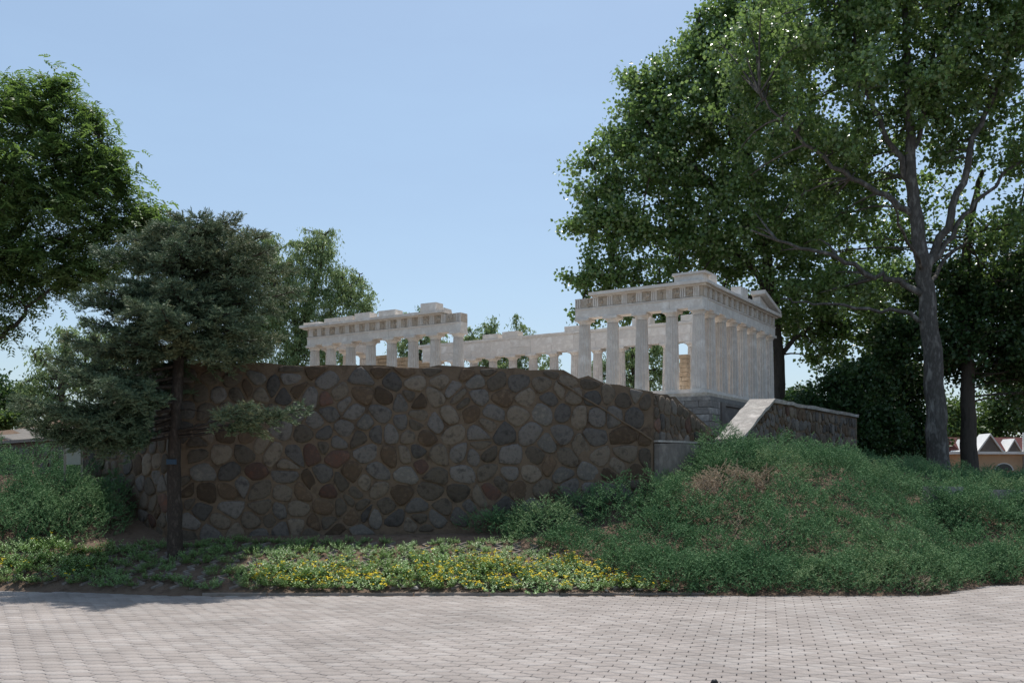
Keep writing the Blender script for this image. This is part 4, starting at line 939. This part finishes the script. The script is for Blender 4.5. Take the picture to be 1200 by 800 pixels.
# ------------------------------------------------------------------ junipers
def juniper_sprays(plants, dens, Hf, ok=None, tone0=.45):
    """plants: (x, y, radius, height). returns arrays for feathery sprays radiating from each plant"""
    Ps, Ds, Ls, Ts = [], [], [], []
    for (x, y, r, h) in plants:
        n = int(dens*r*r*math.pi*min(1, (15.0/y)**2.5)); q = np.sqrt(rng.random(n))*r; th = rng.uniform(0, 2*math.pi, n); px_ = x+q*np.cos(th); py_ = y+q*np.sin(th)
        if ok is not None: 
            k = ok(px_, py_); px_, py_, q, th = px_[k], py_[k], q[k], th[k]; n = len(q)
        if n == 0: continue
        dome = h*(1-(q/r)**4)*rng.uniform(.62, 1.08, n)*(1+.35*np.sin(px_*8+1+h*40)*np.sin(py_*7+h*90))+.02; z_ = Hf(px_, py_)+dome
        d = np.c_[np.cos(th+rng.normal(0, .9, n)), np.sin(th+rng.normal(0, .9, n)), rng.uniform(.2, 1.5, n)*(1.2-.6*q/r)]
        L_ = rng.uniform(.10, .22, n); d = nrm(d); Ps.append(np.c_[px_, py_, z_]-d*(L_*.5)[:, None]); Ds.append(d); Ls.append(L_); Ts.append(np.full(n, rng.normal(tone0, .16))+rng.normal(0, .10, n))
    return np.concatenate(Ps), np.concatenate(Ds), np.concatenate(Ls), np.concatenate(Ts)
def spray_mesh(Ps, Ds, Ls, Ts, K=12, nl=.032, nw=.0135):
    return brush(Ps, Ds, Ts, Ls, K, nl, nw, .95, .35)
def seg_dist(x, y, a, b):
    e = b-a; t = np.clip(((x-a[0])*e[0]+(y-a[1])*e[1])/(e@e), 0, 1); return np.hypot(x-a[0]-t*e[0], y-a[1]-t*e[1])
def left_edge(y): return 1.75-1.05*(y-12.6)            # boundary towards the stonecrop bank
def jok(x, y):
    k = (y > yE(x)-.06) & (poly_sd(x, y) < -.05) & (x > left_edge(y)+rng.normal(0, .12, x.shape))
    inc = ((x-C0[0])*n_[0]+(y-C0[1])*n_[1] > -.03) & ((x-C0[0])*CD[0]+(y-C0[1])*CD[1] > -.1)
    k &= ~inc
    for a, b in KPS:                                  # leave the pale kerb free where it shows
        k &= (seg_dist(x, y, a[:2], b[:2]) > .22) | (y < (a[1]+b[1])/2-.1)
    return k
plants = []
tries = 0
while tries < 9000 and len(plants) < 400:
    tries += 1; y = random.uniform(12.45, 23.5); x = random.uniform(-.6, 14.5)
    if y < float(yE(x))+.25 or x < left_edge(y)+.1 or abs(x) > .62*y+1: continue
    r = random.uniform(.38, .72)
    if any((x-p[0])**2+(y-p[1])**2 < (.68*(r+p[2]))**2 for p in plants): continue
    if float(poly_sd(np.array([x]), np.array([y]))[0]) > -.1: continue
    hh = random.uniform(.28, .62)
    if y > 17 and x > 5.5: hh *= .7
    plants.append((x, y, r, hh))
x = 2.0
while x < 7.4:                                          # front row spilling over the paving edge
    plants.append((x, float(yE(x))+.40, random.uniform(.45, .62), random.uniform(.26, .38))); x += random.uniform(.38, .55)
for q in ((2.75, 15.05), (3.1, 15.5), (2.5, 14.8), (3.5, 15.9), (3.2, 15.0), (4.0, 16.3)): plants.append((q[0], q[1], .5, .5))
for a, b in KPS[1:]:
    for t in (.1, .4, .7, 1.0): plants.append((a[0]+(b[0]-a[0])*t, a[1]-.48, .44, .56))
DEADC = [(3.35, 15.45, .48), (3.85, 15.6, .36), (3.0, 15.05, .32), (4.2, 15.6, .2)]
def not_dead(x, y):
    k = jok(x, y)
    for a, b, r in DEADC: k &= ((x-a)**2/(r*1.3)**2+(y-b)**2/(r*.8)**2 > rng.uniform(.7, 1.1, x.shape))
    return k
Ps, Ds, Ls, Ts = juniper_sprays(plants, 520, H0, not_dead)
nc_ = 20000; bx_ = rng.uniform(-.8, 14, nc_); by_ = rng.uniform(12.4, 23, nc_); k_ = not_dead(bx_, by_) & (np.abs(bx_) < .6*by_+.8); bx_, by_ = bx_[k_], by_[k_]; nc_ = len(bx_)
bd_ = nrm(np.c_[rng.normal(0, 1, (nc_, 2)), rng.uniform(.2, 1.4, nc_)]); Ps = np.concatenate([Ps, np.c_[bx_, by_, H0(bx_, by_)+rng.uniform(.01, .13, nc_)]]); Ds = np.concatenate([Ds, bd_]); Ls = np.concatenate([Ls, rng.uniform(.10, .2, nc_)]); Ts = np.concatenate([Ts, rng.normal(.22, .1, nc_)])  # low carpet gets darker needles: shade between the plants put into the colour
print('juniper sprays', len(Ps), 'plants', len(plants))
V, T, R = spray_mesh(Ps, Ds, Ls, Ts)
tag(tri_obj('juniper_ground_cover', V, T, M['nd_juniper'], R), 'spreading green juniper carpet covering the mound right of the wall', 'juniper', None, 'stuff')
def juniper_thing(name, label, plants, dens, ok=None, mt='nd_juniper', K=15, nl=.055, nw=.0105, tone=.45):
    Ps, Ds, Ls, Ts = juniper_sprays(plants, dens, H0, ok, tone); b = np.array([plants[0][0], plants[0][1], float(H0(plants[0][0], plants[0][1]))])
    root = empty(name, b); tag(root, label, 'juniper'); V, T, R = spray_mesh(Ps-b, Ds, Ls, Ts, K, nl, nw); tri_obj('foliage', V, T, M[mt], R, root)
    mb = MB()
    for (x, y, r, h) in plants:
        for k in range(6):
            a = k*1.05+random.random(); c = np.array([x, y, float(H0(x, y))])-b; e = np.array([math.cos(a)*r*.7, math.sin(a)*r*.7, 0]); z1 = float(H0(x+e[0], y+e[1]))-b[2]
            mb.tube([c, c+e*.5+np.array([0, 0, h*.4]), (c[0]+e[0], c[1]+e[1], z1+h*.45)], [.02, .013, .006], 5, False)
    tag(mb.build('stems', M['twig'], root), kind='stuff'); return root
juniper_thing('dead_juniper', 'patch of dried out tan juniper on the green mound', [(a, b, r, .40) for a, b, r in DEADC], 420, jok, 'nd_dead', 16, .032, .0115)
juniper_thing('dead_juniper', 'small dry brown juniper sprig at the edge of the paving', [(5.42, 12.72, .20, .16), (5.7, 12.78, .12, .10)], 900, None, 'nd_dead', 14, .03, .010)
juniper_thing('dead_juniper', 'scattered dry tan juniper tips halfway down the mound', [(3.35, 13.95, .09, .46), (3.75, 13.85, .11, .46), (3.0, 13.75, .08, .42), (4.1, 14.0, .07, .45)], 700, None, 'nd_dead', 14, .03, .010)
gp = P(848, 520, 17.0)
juniper_thing('juniper_bush', 'feathery juniper bush filling the gap between the two wall ends', [(gp[0], gp[1], .62, .62), (gp[0]+.38, gp[1]+.1, .4, .35), (gp[0]-.35, gp[1]-.1, .4, .35)], 520, lambda x, y: poly_sd(x, y) < -.05, 'nd_juniper', 12, .032, .0135, .5)
lok = lambda x, y: (poly_sd(x, y) < -.06) & (y > yE(x)+1.15)
juniper_thing('juniper_bush', 'spreading juniper bush growing in front of the sign and low wall', [(-6.85, 14.75, .62, .55), (-7.35, 14.6, .70, .50), (-7.9, 14.7, .8, .55), (-7.1, 15.1, .6, .55), (-6.35, 14.75, .36, .42), (-8.4, 14.2, .7, .5), (-7.1, 14.55, .45, .45), (-7.6, 15.3, .6, .6), (-6.5, 15.2, .4, .5), (-9.1, 14.4, .8, .5), (-9.9, 15.0, .9, .5), (-10.8, 14.5, .9, .5), (-9.6, 13.9, .6, .4), (-11.6, 15.2, .9, .5), (-10.4, 16.0, .9, .5), (-11.9, 14.2, .7, .4)], 600, lok, 'nd_juniper', 12, .032, .0135, .45)
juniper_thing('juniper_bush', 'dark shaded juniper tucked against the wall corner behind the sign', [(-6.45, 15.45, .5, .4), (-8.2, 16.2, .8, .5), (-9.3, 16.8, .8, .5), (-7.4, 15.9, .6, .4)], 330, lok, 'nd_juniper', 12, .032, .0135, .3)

# ------------------------------------------------------------------ planted bank: concrete lattice and stonecrops
lat_ = empty('lattice_paving', (-2.5, 13.4, 0)); tag(lat_, kind='structure')
def zig(x0, ya, yb):
    pts = []; y = ya; k = 0
    while y < yb: pts.append((x0+(.055 if k % 2 else -.055), y)); y += .085; k += 1
    if len(pts) < 3: return
    V = []; Fs = []
    for x, y in pts:
        z = Hs(x, y)
        for dx, dz in ((-.016, -.03), (-.016, .022), (.016, .022), (.016, -.03)): V.append((x+dx+2.5, y-13.4, z+dz))
    for i in range(len(pts)-1):
        for k in range(4): Fs.append((i*4+(k+1) % 4, i*4+k, (i+1)*4+k, (i+1)*4+(k+1) % 4))
    Fs += [(0, 1, 2, 3), tuple((len(pts)-1)*4+k for k in (3, 2, 1, 0))]
    MB().add(V, Fs).build('lattice_strip', M['lattice'], lat_)
x = -8.3
while x < 1.7:
    ya = float(yE(x))+.16; yb = min(14.35, A[1]+(x-A[0])*.147-.15 if x > A[0] else 14.3)
    if x < -6: yb = min(yb, 13.95)
    if x > .2: yb = min(yb, 12.6+(1.75-x)/1.05+.3)
    zig(x, ya, yb); x += .27
def sedum_mesh(seed, nst, leaf=.031):
    r = np.random.default_rng(seed); parts = []; tips = []
    for s in range(nst):
        a = r.uniform(0, 6.28); q = .085*math.sqrt(r.random()); h = r.uniform(.05, .12)*(1.15-q/.16); b = np.array([q*math.cos(a), q*math.sin(a), 0]); lean = np.array([math.cos(a), math.sin(a), 0])*q*.9
        K = 11; t = np.linspace(.25, 1, K); p = b+lean*t[:, None]+np.array([0, 0, h])*t[:, None]; th = np.arange(K)*2.4+r.uniform(0, 6)
        d = np.c_[np.cos(th), np.sin(th), .25+.9*t**3]; ln = leaf*r.uniform(.7, 1.15, K)*(1.05-.35*t**4)
        V, T = leaf_quads(p, d, np.c_[-np.cos(th)*.3, -np.sin(th)*.3, np.ones(K)], ln, ln*.5, .1); parts.append((V, T, np.repeat((.25+.5*t+r.normal(0, .1, K)).clip(0, 1), 2))); tips.append(b+lean+np.array([0, 0, h+.012]))
    return cat_parts(parts), np.array(tips)
SED = []
for k in range(7):
    (V, T, R), tips = sedum_mesh(100+k, 30)
    me = tri_mesh('leaves', V, T, M['lf_sedum'], R)
    r = np.random.default_rng(200+k); fm = []
    for lvl in (4, 15):
        sel = tips[r.permutation(len(tips))[:lvl]]; ps = (sel[:, None]+r.normal(0, .009, (lvl, 5, 3))*np.array([1, 1, .45])).reshape(-1, 3); ps[:, 2] += .010
        d = nrm(np.c_[r.normal(size=(len(ps), 2)), np.zeros(len(ps))]); nn = nrm(np.c_[r.normal(0, .35, (len(ps), 2)), np.ones(len(ps))]); ln = r.uniform(.013, .020, len(ps))
        V2, T2 = leaf_quads(ps-d*ln[:, None]*.5, d, nn, ln, ln*.95, .05); fm.append(tri_mesh('flowers', V2, T2, M['fl_yellow'], np.repeat(r.random(len(ps)), 2)))
    SED.append((me, fm))
def sedum(x, y, sc, fl, label, group):
    me, fm = random.choice(SED); o = bpy.data.objects.new('stonecrop_plant', me); o.location = (x, y, Hs(x, y)); o.rotation_euler = (random.gauss(0, .1)+.12, random.gauss(0, .1), random.uniform(0, 6.28)); o.scale = (sc, sc, sc*random.uniform(.85, 1.2)); link(o)
    tag(o, label, 'stonecrop', group)
    if fl: c = bpy.data.objects.new('flowers', fm[fl-1]); link(c, o); tag(c, kind='stuff')
cnt = 0; row = 0; y = 12.66
while y < 14.3:
    x = -8.4+(.135 if row % 2 else 0)
    while x < 1.9:
        yy = y+(float(yE(x))-12.5)+random.gauss(0, .02); xx = x+random.gauss(0, .03)
        u = yy-float(yE(xx)); okk = yy < (A[1]+(xx-A[0])*.147-.18 if xx > A[0] else 14.35) and math.hypot(xx-SX, yy-SY) > .28
        okk &= xx < 1.95-1.05*(yy-12.6)+random.gauss(0, .15)
        if xx < -5.9 and u > 1.25+random.gauss(0, .1): okk = False
        if -4.9 < xx < -3.75 and u < .7 and random.random() < .6: okk = False        # bare patch by the trunk
        if okk and random.random() < .93:
            sc = random.uniform(.8, 1.2)
            if xx < -5.75: sedum(xx, yy, sc*1.5, 1 if random.random() < .3 else 0, 'leafy stonecrop plant in the sunny patch below the left juniper bush', 'stonecrops below the juniper bush')
            elif xx < -3.45: sedum(xx, yy, sc*1.0, 0, 'dark stonecrop plant in the shade round the spruce trunk', 'stonecrops round the spruce')
            elif u < .75+.22*(xx+3.3)*(.6 if xx < 0 else .4): sedum(xx, yy, sc*1.5, 2 if (u < .6 or xx > -.5) and random.random() < .75 else 1, 'yellow flowering stonecrop plant on the sunlit bank before the tall wall', 'flowering stonecrops')
            else: sedum(xx, yy, sc*.98, 1 if random.random() < .25 and u < 1.2 else 0, 'low stonecrop tuft among the lattice at the foot of the tall wall', 'stonecrops in the lattice')
            cnt += 1
        x += .27
    y += .20; row += 1
print('stonecrops', cnt, 'stones', NST)
# dead twigs and litter on the bare soil
for k in range(16):
    x = random.uniform(-7.2, -3.3); y = float(yE(x))+random.uniform(.08, 1.3); a = random.uniform(0, 3.1); l = random.uniform(.12, .32); z0 = Hs(x, y)
    if math.hypot(x-SX, y-SY) < .25: continue
    dx, dy = math.cos(a)*l, math.sin(a)*l; z1 = Hs(x+dx, y+dy)
    o = MB().tube([(0, 0, .012), (dx*.5+random.gauss(0, .02), dy*.5+random.gauss(0, .02), (z1-z0)*.5+.02), (dx, dy, z1-z0+.01)], [.009, .008, .004], 5).build('fallen_twig', M['twig'], None, loc=(x, y, z0))
    tag(o, 'dry fallen twig on the bare soil under the spruce', 'twig', 'twigs under the spruce')
